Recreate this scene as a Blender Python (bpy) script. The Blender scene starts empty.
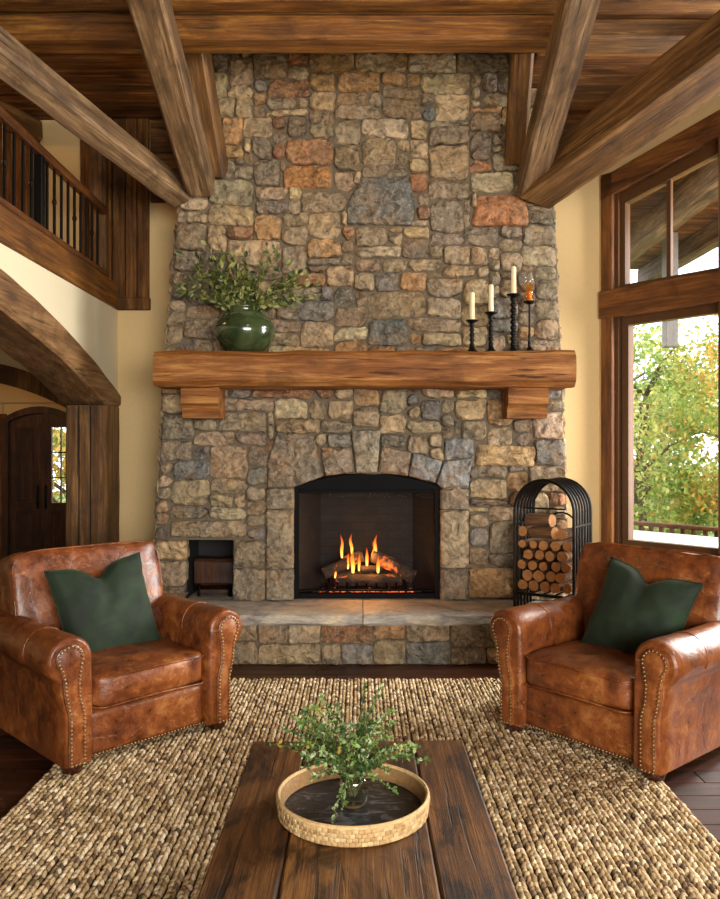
import bpy, math, random
import numpy as np
from mathutils import Vector, Matrix, noise

random.seed(7)
SC = bpy.context.scene
COL = SC.collection
F, H = 780.0, 1.5
PI = math.pi


def at(px, py, Y):
    return Vector(((px - 360) * Y / F, Y, H - (py - 449.5) * Y / F))


def C(h, a=1.0):
    h = h.lstrip('#')
    out = []
    for i in (0, 2, 4):
        c = int(h[i:i + 2], 16) / 255
        out.append(c / 12.92 if c <= 0.04045 else ((c + 0.055) / 1.055) ** 2.4)
    return (out[0], out[1], out[2], a)


def nz(p, s=1.0, off=0.0):
    return noise.noise(Vector((p[0] * s + off, p[1] * s - off, p[2] * s + 2 * off)))


# ---------------------------------------------------------------- mesh collector
class MB:
    def __init__(self):
        self.v, self.f, self.c, self.m = [], [], [], []

    def add(self, verts, faces, col=None, mi=0):
        o = len(self.v)
        self.v.extend([tuple(p) for p in verts])
        self.f.extend([tuple(i + o for i in fc) for fc in faces])
        if col is None or not isinstance(col, list):
            col = [col or (1, 1, 1, 1)] * len(verts)
        self.c.extend(col)
        self.m.extend([mi] * len(faces))

    def box(self, lo, hi, col=None, M=None, bev=0.0, mi=0):
        x0, y0, z0 = lo
        x1, y1, z1 = hi
        if bev > 0:
            b = min(bev, (x1 - x0) * .45, (y1 - y0) * .45, (z1 - z0) * .45)
            vs = []
            idx = {}
            for sx in (0, 1):
                for sy in (0, 1):
                    for sz in (0, 1):
                        X, Y, Z = (x0, x1)[sx], (y0, y1)[sy], (z0, z1)[sz]
                        bx, by, bz = (b, -b)[sx], (b, -b)[sy], (b, -b)[sz]
                        idx[sx, sy, sz] = len(vs)
                        vs += [(X, Y + by, Z + bz), (X + bx, Y, Z + bz), (X + bx, Y + by, Z)]
            g = lambda a, b_, c_, k: idx[a, b_, c_] + k
            fs = []
            for s in (0, 1):
                q = [g(s, 0, 0, 0), g(s, 1, 0, 0), g(s, 1, 1, 0), g(s, 0, 1, 0)]
                fs.append(q if s else q[::-1])
                q = [g(0, s, 0, 1), g(0, s, 1, 1), g(1, s, 1, 1), g(1, s, 0, 1)]
                fs.append(q if s else q[::-1])
                q = [g(0, 0, s, 2), g(1, 0, s, 2), g(1, 1, s, 2), g(0, 1, s, 2)]
                fs.append(q if s else q[::-1])
            for a in (0, 1):
                for b_ in (0, 1):
                    q = [g(a, b_, 0, 0), g(a, b_, 1, 0), g(a, b_, 1, 1), g(a, b_, 0, 1)]
                    fs.append(q if (a == b_) is False else q[::-1])
                    q = [g(a, 0, b_, 0), g(a, 0, b_, 2), g(a, 1, b_, 2), g(a, 1, b_, 0)]
                    fs.append(q if (a == b_) is False else q[::-1])
                    q = [g(0, a, b_, 1), g(1, a, b_, 1), g(1, a, b_, 2), g(0, a, b_, 2)]
                    fs.append(q if (a == b_) is False else q[::-1])
            for (a, b_, c_), i in idx.items():
                q = [i, i + 1, i + 2]
                fs.append(q if (a + b_ + c_) % 2 else q[::-1])
        else:
            vs = [(x, y, z) for x in (x0, x1) for y in (y0, y1) for z in (z0, z1)]
            fs = [(0, 1, 3, 2), (4, 6, 7, 5), (0, 4, 5, 1), (2, 3, 7, 6), (0, 2, 6, 4), (1, 5, 7, 3)]
        if M is not None:
            vs = [M @ Vector(p) for p in vs]
        self.add(vs, fs, col, mi)

    def tube(self, pts, r, n=8, col=None, caps=True, mi=0, closed=False):
        pts = [Vector(p) for p in pts]
        k = len(pts)
        rs = r if isinstance(r, (list, tuple)) else [r] * k
        vs, fs = [], []
        up = None
        for i, p in enumerate(pts):
            if closed:
                t = pts[(i + 1) % k] - pts[i - 1]
            else:
                t = pts[min(i + 1, k - 1)] - pts[max(i - 1, 0)]
            if t.length < 1e-9:
                t = Vector((0, 0, 1))
            t.normalize()
            if up is None:
                a = Vector((0, 0, 1)) if abs(t.z) < .9 else Vector((1, 0, 0))
                up = t.cross(a).normalized()
            up = (up - t * up.dot(t))
            if up.length < 1e-6:
                up = t.orthogonal()
            up.normalize()
            s = t.cross(up)
            for j in range(n):
                a = 2 * PI * j / n
                vs.append(p + (up * math.cos(a) + s * math.sin(a)) * rs[i])
        m = k if closed else k - 1
        for i in range(m):
            for j in range(n):
                a, b = i * n + j, i * n + (j + 1) % n
                c, d = ((i + 1) % k) * n + (j + 1) % n, ((i + 1) % k) * n + j
                fs.append((a, d, c, b))
        if caps and not closed:
            fs.append(tuple(range(n)))
            fs.append(tuple(range((k - 1) * n, k * n))[::-1])
        self.add(vs, fs, col, mi)

    def lathe(self, prof, n=32, center=(0, 0, 0), col=None, mi=0, caps=True):
        cx, cy, cz = center
        vs, fs = [], []
        for r, z in prof:
            for j in range(n):
                a = 2 * PI * j / n
                vs.append((cx + r * math.cos(a), cy + r * math.sin(a), cz + z))
        for i in range(len(prof) - 1):
            for j in range(n):
                fs.append((i * n + j, i * n + (j + 1) % n, (i + 1) * n + (j + 1) % n, (i + 1) * n + j))
        if caps:
            fs.append(tuple(range(n))[::-1])
            fs.append(tuple(range((len(prof) - 1) * n, len(prof) * n)))
        self.add(vs, fs, col, mi)

    def prism(self, poly, y0, y1, mapf=None, col=None, mi=0):
        """polygon in (a, b) extruded along depth y0..y1; mapf(a, b, y) -> point"""
        mapf = mapf or (lambda a, b, y: (a, y, b))
        n = len(poly)
        vs = [mapf(a, b, y0) for a, b in poly] + [mapf(a, b, y1) for a, b in poly]
        fs = [tuple(range(n)), tuple(range(n, 2 * n))[::-1]]
        fs += [(i, i + n, (i + 1) % n + n, (i + 1) % n) for i in range(n)]
        self.add(vs, fs, col, mi)

    def build(self, name, mat, parent=None, smooth=False, world=True, M=None):
        me = bpy.data.meshes.new(name)
        v = np.array(self.v, dtype=np.float64).reshape(-1, 3)
        ob = bpy.data.objects.new(name, me)
        if parent is not None:
            ob.parent = parent
            if world:
                pm = parent.matrix_basis
                if parent.parent is not None:
                    pm = parent.parent.matrix_basis @ pm
                ob.matrix_basis = pm.inverted() @ (M or Matrix.Identity(4))
            elif M is not None:
                ob.matrix_basis = M
        elif M is not None:
            ob.matrix_basis = M
        me.from_pydata(v.tolist(), [], self.f)
        at_ = me.attributes.new('Col', 'FLOAT_COLOR', 'POINT')
        at_.data.foreach_set('color', np.array(self.c, dtype=np.float32).ravel())
        mats = mat if isinstance(mat, (list, tuple)) else [mat]
        for m in mats:
            me.materials.append(m)
        if len(mats) > 1:
            me.polygons.foreach_set('material_index', np.array(self.m, dtype=np.int32))
        if smooth:
            me.polygons.foreach_set('use_smooth', np.ones(len(me.polygons), dtype=bool))
            if smooth != 'all':
                try:
                    me.set_sharp_from_angle(angle=math.radians(smooth if smooth is not True else 40))
                except Exception:
                    pass
        me.update()
        COL.objects.link(ob)
        return ob


def tag(o, label=None, cat=None, group=None, kind=None):
    if label:
        o['label'] = label
    if cat:
        o['category'] = cat
    if group:
        o['group'] = group
    if kind:
        o['kind'] = kind
    return o


def empty(name, loc, rz=0.0, M=None):
    o = bpy.data.objects.new(name, None)
    o.empty_display_size = .05
    if M is not None:
        o.matrix_basis = M
    else:
        o.matrix_basis = Matrix.Translation(Vector(loc)) @ Matrix.Rotation(rz, 4, 'Z')
    COL.objects.link(o)
    return o


def copy_tree(o, parent=None):
    c = o.copy()
    COL.objects.link(c)
    if parent is not None:
        c.parent = parent
    for ch in list(o.children):
        copy_tree(ch, c)
    return c


def struct(mb, name, mat, smooth=False, M=None):
    return tag(mb.build(name, mat, None, smooth, M=M), kind='structure')


# ---------------------------------------------------------------- node helper
class G:
    def __init__(self, name):
        self.mat = bpy.data.materials.new(name)
        self.mat.use_nodes = True
        self.t = self.mat.node_tree
        self.b = self.t.nodes['Principled BSDF']
        self.out = self.t.nodes['Material Output']

    def n(self, typ, _props=None, **ins):
        nd = self.t.nodes.new(typ)
        for k, v in (_props or {}).items():
            setattr(nd, k, v)
        for k, v in ins.items():
            key = k.replace('_', ' ')
            if k.startswith('i') and k[1:].isdigit():
                key = int(k[1:])
            self.set(nd.inputs[key], v)
        return nd

    def set(self, sock, v):
        if isinstance(v, bpy.types.NodeSocket):
            self.t.links.new(v, sock)
        else:
            sock.default_value = v

    def p(self, **ins):
        for k, v in ins.items():
            self.set(self.b.inputs[k.replace('_', ' ')], v)

    def ramp(self, fac, stops, interp='LINEAR'):
        r = self.n('ShaderNodeValToRGB', Fac=fac)
        cr = r.color_ramp
        cr.interpolation = interp
        while len(cr.elements) < len(stops):
            cr.elements.new(.5)
        for e, (pos, col) in zip(cr.elements, stops):
            e.position = pos
            e.color = col if isinstance(col, (tuple, list)) else (col, col, col, 1)
        return r.outputs[0]

    def mix(self, a, b, fac, blend='MIX'):
        m = self.n('ShaderNodeMix', {'data_type': 'RGBA', 'blend_type': blend})
        self.set(m.inputs[0], fac)
        self.set(m.inputs[6], a)
        self.set(m.inputs[7], b)
        return m.outputs[2]

    def math(self, op, a, b=0.0, c=0.0):
        m = self.n('ShaderNodeMath', {'operation': op})
        self.set(m.inputs[0], a)
        self.set(m.inputs[1], b)
        self.set(m.inputs[2], c)
        return m.outputs[0]

    def noise(self, vec, scale, detail=4, rough=.55, dist=0.0):
        return self.n('ShaderNodeTexNoise', Vector=vec, Scale=scale, Detail=detail, Roughness=rough, Distortion=dist).outputs[0]

    def coords(self, scale=(1, 1, 1), rand=True):
        tc = self.n('ShaderNodeTexCoord').outputs['Object']
        if rand:
            oi = self.n('ShaderNodeObjectInfo').outputs['Random']
            k = self.n('ShaderNodeVectorMath', {'operation': 'SCALE'}, i0=(17.3, 9.1, 13.7), Scale=oi).outputs[0]
            tc = self.n('ShaderNodeVectorMath', {'operation': 'ADD'}, i0=tc, i1=k).outputs[0]
        return self.n('ShaderNodeMapping', Vector=tc, Scale=scale).outputs[0]

    def bump(self, height, strength=.3, dist=.02, normal=None):
        b = self.n('ShaderNodeBump', Height=height, Strength=strength, Distance=dist)
        if normal is not None:
            self.set(b.inputs['Normal'], normal)
        return b.outputs[0]


def flat(name, col, rough=.6, metal=0.0, spec=.5, bump=0.0, bscale=30, var=.0, coat=0.0):
    g = G(name)
    v = g.coords()
    nn = g.noise(v, bscale, 5)
    c = col if isinstance(col, tuple) else C(col)
    dark = tuple(x * (1 - var) for x in c[:3]) + (1,)
    lite = tuple(min(1, x * (1 + var)) for x in c[:3]) + (1,)
    g.p(Base_Color=g.ramp(nn, [(.3, dark), (.7, lite)]), Roughness=rough, Metallic=metal, Coat_Weight=coat)
    g.b.inputs['Specular IOR Level'].default_value = spec
    if bump:
        g.p(Normal=g.bump(nn, bump, .01))
    return g.mat


def wood(name, dark, mid, lite, axis='X', rough=.55, grain=14.0, knots=.6, crack=.7, bump=.35, patch=.5, attr=False, coat=0.0, spec=.4, stain=.5, sscale=4.0, slo=.50):
    g = G(name)
    q = grain * 3.6
    sc = {'X': (2.2, q, q), 'Y': (q, 2.2, q), 'Z': (q, q, 2.2)}[axis]
    gm = {'X': (.8, grain, grain), 'Y': (grain, .8, grain), 'Z': (grain, grain, .8)}[axis]
    s2 = {'X': (.5, 1.6, 1.6), 'Y': (1.6, .5, 1.6), 'Z': (1.6, 1.6, .5)}[axis]
    s3 = {'X': (1.6, 38, 38), 'Y': (38, 1.6, 38), 'Z': (38, 38, 1.6)}[axis]
    s4 = {'X': (2.1, 5.5, 5.5), 'Y': (5.5, 2.1, 5.5), 'Z': (5.5, 5.5, 2.1)}[axis]
    v1, v2, v3, v4 = g.coords(sc), g.coords(s2), g.coords(s3), g.coords(s4)
    fine = g.noise(v1, 1.5, 8, .72, .25)
    medg = g.noise(g.coords(gm), 1.5, 6, .65, .7)
    big = g.noise(v2, 2.2, 4, .6)
    tone = g.math('ADD', g.math('MULTIPLY', fine, .42), g.math('ADD', g.math('MULTIPLY', medg, .58 - patch * .25), g.math('MULTIPLY', big, patch * .5)))
    tone = g.math('MULTIPLY', tone, 1.0 / (1.0 + patch * .25))
    col = g.ramp(tone, [(.36, dark), (.50, mid), (.64, lite)])
    cr = g.ramp(g.noise(v3, 1.0, 4, .6, .5), [(.33, 0.0), (.39, 1.0)])
    col = g.mix(col, g.mix(col, tuple(x * .35 for x in dark[:3]) + (1,), crack), g.math('SUBTRACT', 1.0, cr))
    vo = g.n('ShaderNodeTexVoronoi', Vector=v4, Scale=.55).outputs['Distance']
    kn = g.ramp(vo, [(.05, 1.0), (.10, .45), (.17, 0.0)])
    col = g.mix(col, tuple(x * .4 for x in dark[:3]) + (1,), g.math('MULTIPLY', kn, knots))
    s5 = {'X': (.45, 1, 1), 'Y': (1, .45, 1), 'Z': (1, 1, .45)}[axis]
    st = g.noise(g.coords(s5), sscale, 7, .68, .8)
    stf = g.ramp(g.math('ADD', g.math('MULTIPLY', st, .75), g.math('MULTIPLY', fine, .25)), [(slo, 0.0), (slo + .09, 1.0)])
    col = g.mix(col, tuple(x * .55 for x in dark[:3]) + (1,), g.math('MULTIPLY', stf, stain))
    if attr:
        a = g.n('ShaderNodeAttribute', {'attribute_name': 'Col'}).outputs['Color']
        col = g.mix(col, a, 1.0, 'MULTIPLY')
    g.p(Base_Color=col, Roughness=g.ramp(medg, [(.3, min(1, rough + .15)), (.75, rough)]), Coat_Weight=coat, Coat_Roughness=.25)
    g.b.inputs['Specular IOR Level'].default_value = spec
    hgt = g.math('ADD', g.math('MULTIPLY', fine, .6), g.math('MULTIPLY', cr, .5))
    g.p(Normal=g.bump(hgt, bump, .012))
    return g.mat


def glass_mat(name, gloss=.07, tint=(1, 1, 1, 1)):
    g = G(name)
    tr = g.n('ShaderNodeBsdfTransparent', Color=tint)
    gl = g.n('ShaderNodeBsdfGlossy', Roughness=.02)
    fc = g.n('ShaderNodeLayerWeight', Blend=.5).outputs['Facing']
    fac = g.math('MULTIPLY', g.math('ADD', .04, g.math('MULTIPLY', g.math('POWER', fc, 4.0), .6)), gloss / .04)
    mx = g.n('ShaderNodeMixShader', Fac=g.math('MINIMUM', fac, 1.0))
    g.t.links.new(tr.outputs[0], mx.inputs[1])
    g.t.links.new(gl.outputs[0], mx.inputs[2])
    g.t.links.new(mx.outputs[0], g.out.inputs['Surface'])
    return g.mat


def leaf_mat(name, rough=.45):
    g = G(name)
    a = g.n('ShaderNodeAttribute', {'attribute_name': 'Col'}).outputs['Color']
    g.p(Base_Color=a, Roughness=rough)
    tl = g.n('ShaderNodeBsdfTranslucent', Color=a)
    mx = g.n('ShaderNodeMixShader', Fac=.3)
    g.t.links.new(g.b.outputs[0], mx.inputs[1])
    g.t.links.new(tl.outputs[0], mx.inputs[2])
    g.t.links.new(mx.outputs[0], g.out.inputs['Surface'])
    return g.mat


# ---------------------------------------------------------------- materials
W_BEAM = wood('aged beam timber', C('#26160a'), C('#67451f'), C('#a67a48'), 'X', .55, 12)
W_WARM = wood('warm stained timber', C('#2b1808'), C('#724619'), C('#b07c38'), 'X', .45, 12, crack=.6)
W_GREY = wood('weathered beam timber', C('#2a1d11'), C('#73573a'), C('#b5956c'), 'X', .6, 13)
W_MANTEL = wood('mantel oak', C('#43230c'), C('#915a29'), C('#cf9a58'), 'X', .55, 10, knots=.8, crack=.85, patch=.5, bump=.5, spec=.25, stain=.45)
W_POST = wood('rough sawn post', C('#2a170b'), C('#5d3c1f'), C('#8b6439'), 'Z', .6, 15)
W_BOARD = wood('ceiling boards', C('#231306'), C('#6a431f'), C('#a5743c'), 'X', .55, 10, attr=True, spec=.25)
W_VERT = wood('dark wall boards', C('#241508'), C('#5c3a18'), C('#94662e'), 'Z', .6, 12, attr=True, spec=.2)
W_TRIM_Z = wood('window trim upright', C('#28150a'), C('#673d19'), C('#986229'), 'Z', .45, 12, knots=.3, crack=.5)
W_TRIM_X = wood('window trim level', C('#28150a'), C('#673d19'), C('#986229'), 'X', .45, 12, knots=.3, crack=.5)
W_SASH = flat('window sash', '#4e3219', .35, var=.15)
W_DOOR = wood('dark mahogany door', C('#160a05'), C('#3e220f'), C('#65391b'), 'Z', .45, 10, knots=.1, crack=.3)
W_TABLE = wood('distressed table top', C('#120904'), C('#68421f'), C('#b27c40'), 'Y', .42, 24, knots=.7, crack=.6, bump=.45, patch=.8, stain=.85, sscale=7.5, slo=.485)
W_FLOOR = wood('dark walnut floor', C('#170a05'), C('#3f2012'), C('#633722'), 'X', .32, 12, attr=True, knots=.2, crack=.3, bump=.15)
W_RAIL = wood('railing wood', C('#281408'), C('#5a3315'), C('#855225'), 'X', .4, 12, knots=.2, crack=.4)
BARK = wood('log bark', C('#2c1d12'), C('#6b4a2f'), C('#9a7550'), 'X', .85, 20, knots=0, crack=.8, bump=.8)
CUT = flat('fresh cut log end', '#a5703c', .7, var=.25, bscale=40, bump=.2)
PLASTER = flat('cream plaster', '#c6aa78', .85, bump=.06, bscale=60, var=.03)
PLASTER2 = flat('pale cream plaster', '#dccfae', .85, bump=.06, bscale=60, var=.03)
IRON = flat('wrought iron', '#17140f', .42, .6, bump=.15, bscale=60, var=.3)
BLACKM = flat('black fireplace metal', '#040404', .65, .0, .12, var=.2)
DARK_LINING = flat('dark niche lining', '#15110e', .8, bump=.3, bscale=25, var=.35)  # near-black tone used inside the niche
SLATE = None
WAX = flat('ivory wax', '#ead9b0', .5, var=.03)
WICK = flat('wick', '#2a231c', .9)
GLASS = glass_mat('window glass', .05)
FGLASS = glass_mat('fireplace glass', .001)
VGLASS = glass_mat('vase glass', .08, (.92, .95, .93, 1))
AMBER = glass_mat('amber glass', .03, (1.0, .84, .60, 1))
LEAF = leaf_mat('leaf')
STEM = flat('green stem', '#4a4a22', .6, var=.2)
BRONZE = flat('antique brass nail', '#9a7e58', .35, .85)
FOOTW = flat('dark walnut foot', '#3a1a0d', .3, var=.2, coat=.3)
TREEBARK = flat('tree bark', '#5a4a3a', .9, bump=.6, bscale=20, var=.3)


def stone_mat():
    g = G('rubble stone')
    a = g.n('ShaderNodeAttribute', {'attribute_name': 'Col'}).outputs['Color']
    v = g.coords(rand=False)
    n1 = g.noise(v, 7, 6, .65, .4)
    n2 = g.noise(v, 42, 7, .78)
    n3 = g.noise(v, 3.2, 3, .5)
    n4 = g.noise(v, 13, 5, .6, 1.0)
    c = g.mix(a, g.ramp(n4, [(.33, (.42, .41, .40, 1)), (.5, (1.2, 1.17, 1.12, 1)), (.68, (1.95, 1.84, 1.66, 1))]), 1.0, 'MULTIPLY')
    c = g.mix(c, g.mix(C('#857866'), C('#b98f5c'), g.ramp(n3, [(.42, 0.0), (.58, 1.0)])), g.ramp(n1, [(.42, .06), (.66, .5)]))
    c = g.mix(c, C('#c3b69c'), g.ramp(n2, [(.52, 0.0), (.64, .6)]))
    c = g.mix(c, C('#2e2923'), g.ramp(n2, [(.34, .7), (.44, 0.0)]))
    g.p(Base_Color=c, Roughness=.8)
    g.b.inputs['Specular IOR Level'].default_value = .3
    vo = g.n('ShaderNodeTexVoronoi', {'feature': 'F1'}, Vector=g.n('ShaderNodeVectorMath', {'operation': 'ADD'}, i0=v, i1=g.n('ShaderNodeVectorMath', {'operation': 'SCALE'}, i0=g.n('ShaderNodeTexNoise', Vector=v, Scale=9.0, Detail=3).outputs[1], Scale=.12).outputs[0]).outputs[0], Scale=14.0).outputs['Distance']
    h = g.math('ADD', g.math('MULTIPLY', vo, 1.3), g.math('ADD', g.math('MULTIPLY', n4, 1.0), g.math('MULTIPLY', n2, .6)))
    g.p(Normal=g.bump(h, 1.0, .03))
    return g.mat


STONE = stone_mat()
MORTAR = flat('mortar', '#6b5f4e', .95, bump=.5, bscale=50, var=.25)


def slab_mat():
    g = G('hearth flagstone')
    v = g.coords((1, 1, 3))
    n1 = g.noise(v, 3.5, 6, .6, .8)
    n2 = g.noise(v, 26, 5, .7)
    c = g.ramp(n1, [(.32, C('#6a6764')), (.5, C('#a39a8e')), (.66, C('#c4b294'))])
    c = g.mix(c, g.ramp(n2, [(.35, .3), (.65, .75)]), .4, 'OVERLAY')
    g.p(Base_Color=c, Roughness=.6, Normal=g.bump(g.math('ADD', n1, n2), .5, .012))
    return g.mat


SLAB = slab_mat()


def slate_mat():
    g = G('dark slate')
    v = g.coords((1, 2.2, 1))
    n1 = g.noise(v, 9, 6, .65, 2.0)
    c = g.ramp(n1, [(.3, C('#17171a')), (.55, C('#2b2b2e')), (.62, C('#6c6a68')), (.66, C('#2a2a2d'))])
    g.p(Base_Color=c, Roughness=.4, Normal=g.bump(n1, .4, .01))
    return g.mat


SLATE = slate_mat()


def leather_mat():
    g = G('tan aged leather')
    v = g.coords(rand=False)
    n1 = g.noise(v, 4.0, 5, .6, .6)
    n2 = g.noise(v, 16, 6, .65, .3)
    n3 = g.noise(v, 1.4, 2, .5)
    t = g.math('ADD', g.math('MULTIPLY', n1, .36), g.math('ADD', g.math('MULTIPLY', n2, .42), g.math('MULTIPLY', n3, .22)))
    c = g.ramp(t, [(.36, C('#3a1b0c')), (.45, C('#643217')), (.55, C('#87491f')), (.67, C('#b1763f'))])
    scr = g.ramp(g.noise(g.coords((1, 3, 2), False), 11, 7, .72, 1.4), [(.57, 0.0), (.68, 1.0)])
    c = g.mix(c, C('#c08c58'), g.math('MULTIPLY', scr, .5))
    fine = g.noise(v, 70, 5, .7)
    c = g.mix(c, C('#2a1208'), g.ramp(fine, [(.30, .5), (.45, 0.0)]))
    g.p(Base_Color=c, Roughness=g.ramp(n2, [(.3, .26), (.7, .48)]), Coat_Weight=.15, Coat_Roughness=.28)
    vo = g.n('ShaderNodeTexVoronoi', Vector=v, Scale=150.0).outputs['Distance']
    wr = g.noise(v, 8, 5, .6, .7)
    b1 = g.bump(wr, .38, .022)
    g.p(Normal=g.bump(vo, .14, .003, b1))
    return g.mat


LEATHER = leather_mat()


def velvet_mat():
    g = G('dark green velvet')
    v = g.coords(rand=False)
    n1 = g.noise(v, 7, 4, .6, .8)
    c = g.ramp(n1, [(.3, C('#0a170b')), (.7, C('#1c3118'))])
    g.p(Base_Color=c, Roughness=.8, Sheen_Weight=.2, Sheen_Roughness=.4, Sheen_Tint=C('#8a9a66'))
    g.p(Normal=g.bump(g.noise(v, 220, 2), .1, .002))
    return g.mat


VELVET = velvet_mat()


def attr_mat(name, rough=.8, bscale=60, bump=.4, var=.35):
    g = G(name)
    a = g.n('ShaderNodeAttribute', {'attribute_name': 'Col'}).outputs['Color']
    nn = g.noise(g.coords(rand=False), bscale, 5, .65)
    c = g.mix(a, g.ramp(nn, [(.3, .5 - var), (.7, .5 + var)]), .6, 'OVERLAY')
    g.p(Base_Color=c, Roughness=rough, Normal=g.bump(nn, bump, .006))
    g.b.inputs['Specular IOR Level'].default_value = .25
    return g.mat


JUTE = attr_mat('braided jute', .85, 90, var=.25)
WICKER = attr_mat('woven rattan', .65, 70, var=.2)


def ceramic_mat():
    g = G('green glazed ceramic')
    v = g.coords()
    n1 = g.noise(v, 6, 5, .6, .8)
    c = g.ramp(n1, [(.3, C('#24311c')), (.55, C('#3a482a')), (.75, C('#6a7350'))])
    g.p(Base_Color=c, Roughness=.18, Coat_Weight=.6, Coat_Roughness=.08, Normal=g.bump(n1, .08, .01))
    return g.mat


CERAMIC = ceramic_mat()


def char_mat():
    g = G('charred log')
    v = g.coords()
    n1 = g.noise(v, 9, 6, .7, .5)
    c = g.ramp(n1, [(.3, C('#0d0a08')), (.55, C('#33271e')), (.75, C('#7a6a58'))])
    em = g.ramp(g.noise(v, 5, 4, .6, .6), [(.60, (0, 0, 0, 1)), (.72, (1, .16, .02, 1))])
    g.p(Base_Color=c, Roughness=.9, Normal=g.bump(n1, .9, .03), Emission_Color=em, Emission_Strength=2.0)
    return g.mat


CHAR = char_mat()


def ember_mat():
    g = G('glowing embers')
    v = g.coords()
    em = g.ramp(g.noise(v, 26, 4, .65), [(.46, (0, 0, 0, 1)), (.6, (1, .10, .01, 1)), (.72, (1, .42, .06, 1))])
    g.p(Base_Color=C('#140f0c'), Roughness=.95, Emission_Color=em, Emission_Strength=3.0)
    return g.mat


EMBER = ember_mat()


def flame_mat():
    g = G('flame')
    z = g.n('ShaderNodeSeparateXYZ', Vector=g.n('ShaderNodeTexCoord').outputs['Generated']).outputs[2]
    col = g.ramp(z, [(.0, (1, .52, .12, 1)), (.35, (1, .26, .03, 1)), (1.0, (1, .09, .008, 1))])
    e = g.n('ShaderNodeEmission', Color=col, Strength=g.ramp(z, [(0, 1.0), (.5, .8), (1, .25)]))
    st = g.math('MULTIPLY', g.ramp(z, [(0, 1.0), (.4, .85), (1, .15)]), 3.2)
    g.set(e.inputs['Strength'], st)
    lw = g.n('ShaderNodeLayerWeight', Blend=.35).outputs['Facing']
    fac = g.math('MAXIMUM', g.math('MULTIPLY', lw, 1.1), g.ramp(z, [(.3, 0.0), (1.0, .75)]))
    mx = g.n('ShaderNodeMixShader', Fac=g.math('MINIMUM', fac, 1.0))
    tr = g.n('ShaderNodeBsdfTransparent')
    g.t.links.new(e.outputs[0], mx.inputs[1])
    g.t.links.new(tr.outputs[0], mx.inputs[2])
    g.t.links.new(mx.outputs[0], g.out.inputs['Surface'])
    return g.mat


FLAME = flame_mat()


# ---------------------------------------------------------------- shape helpers
def beam(name, p0, p1, w, h, mat, parent=None, jit=.006, cham=.02, seg=28, roll=0.0, world=True):
    """rough squared timber from p0 to p1 (centre line), local X along it"""
    p0, p1 = Vector(p0), Vector(p1)
    d = p1 - p0
    L = d.length
    x = d.normalized()
    up = Vector((0, 0, 1)) if abs(x.z) < .95 else Vector((0, 1, 0))
    y = up.cross(x).normalized()
    z = x.cross(y)
    R = Matrix((x, y, z)).transposed().to_4x4()
    M = Matrix.Translation(p0) @ R @ Matrix.Rotation(roll, 4, 'X')
    a, b, c = w / 2, h / 2, cham
    sec = []
    k = 4
    for (s, e) in (((-a + c, -b), (a - c, -b)), ((a, -b + c), (a, b - c)), ((a - c, b), (-a + c, b)), ((-a, b - c), (-a, -b + c))):
        for i in range(k + 1):
            t = i / k
            sec.append((s[0] + (e[0] - s[0]) * t, s[1] + (e[1] - s[1]) * t))
    n = len(sec)
    off = random.uniform(0, 50)
    vs, fs = [], []
    for i in range(seg + 1):
        X = L * i / seg
        for (yy, zz) in sec:
            s = 1 + jit * 4 * nz((X * 1.5, yy * 6, zz * 6), 1, off)
            dy = jit * nz((X * 4, yy * 9, zz * 9), 1, off + 7)
            vs.append((X, yy * s + dy, zz * s + jit * nz((X * 5, zz * 9, yy * 9), 1, off + 3)))
    for i in range(seg):
        for j in range(n):
            fs.append((i * n + j, i * n + (j + 1) % n, (i + 1) * n + (j + 1) % n, (i + 1) * n + j))
    fs.append(tuple(range(n))[::-1])
    fs.append(tuple(range(seg * n, seg * n + n)))
    mb = MB()
    mb.add(vs, fs)
    return mb.build(name, mat, parent, 32, world=world, M=M)


def rbox(mb, w, d, h, center, e=7.0, n=12, crown=0.0, wr=.0, off=0.0, M=None, front_crown=0.0):
    """rounded soft box (cushion)"""
    vs, fs, key = [], [], {}
    cx, cy, cz = center

    def vid(i, j, k):
        if (i, j, k) in key:
            return key[i, j, k]
        p = [2 * q / n - 1 for q in (i, j, k)]
        p = [math.copysign(abs(q) ** .8, q) for q in p]
        r = sum(abs(q) ** e for q in p) ** (1 / e)
        m = max(abs(q) for q in p)
        p = [q * m / r if r > 0 else 0 for q in p]
        x, y, z = p[0] * w / 2, p[1] * d / 2, p[2] * h / 2
        if crown:
            z += crown * (1 - p[0] ** 2) * (1 - p[1] ** 2) * (p[2])
        if front_crown:
            y += front_crown * (1 - p[0] ** 2) * (1 - p[2] ** 2) * p[1]
        if wr:
            q = (x * 7, y * 7, z * 7)
            dsp = wr * (nz(q, 1, off) + .5 * nz(q, 2.3, off + 5))
            x += dsp * p[0] * .6
            y += dsp * p[1] * .8
            z += dsp * p[2] + wr * .25 * nz(q, 1.7, off + 2)
        P = Vector((x + cx, y + cy, z + cz))
        if M is not None:
            P = M @ P
        key[i, j, k] = len(vs)
        vs.append(P)
        return key[i, j, k]
    for a in range(n):
        for b in range(n):
            fs.append((vid(a, b, 0), vid(a, b + 1, 0), vid(a + 1, b + 1, 0), vid(a + 1, b, 0)))
            fs.append((vid(a, b, n), vid(a + 1, b, n), vid(a + 1, b + 1, n), vid(a, b + 1, n)))
            fs.append((vid(a, 0, b), vid(a + 1, 0, b), vid(a + 1, 0, b + 1), vid(a, 0, b + 1)))
            fs.append((vid(a, n, b), vid(a, n, b + 1), vid(a + 1, n, b + 1), vid(a + 1, n, b)))
            fs.append((vid(0, a, b), vid(0, a, b + 1), vid(0, a + 1, b + 1), vid(0, a + 1, b)))
            fs.append((vid(n, a, b), vid(n, a + 1, b), vid(n, a + 1, b + 1), vid(n, a, b + 1)))
    mb.add(vs, fs)


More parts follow.
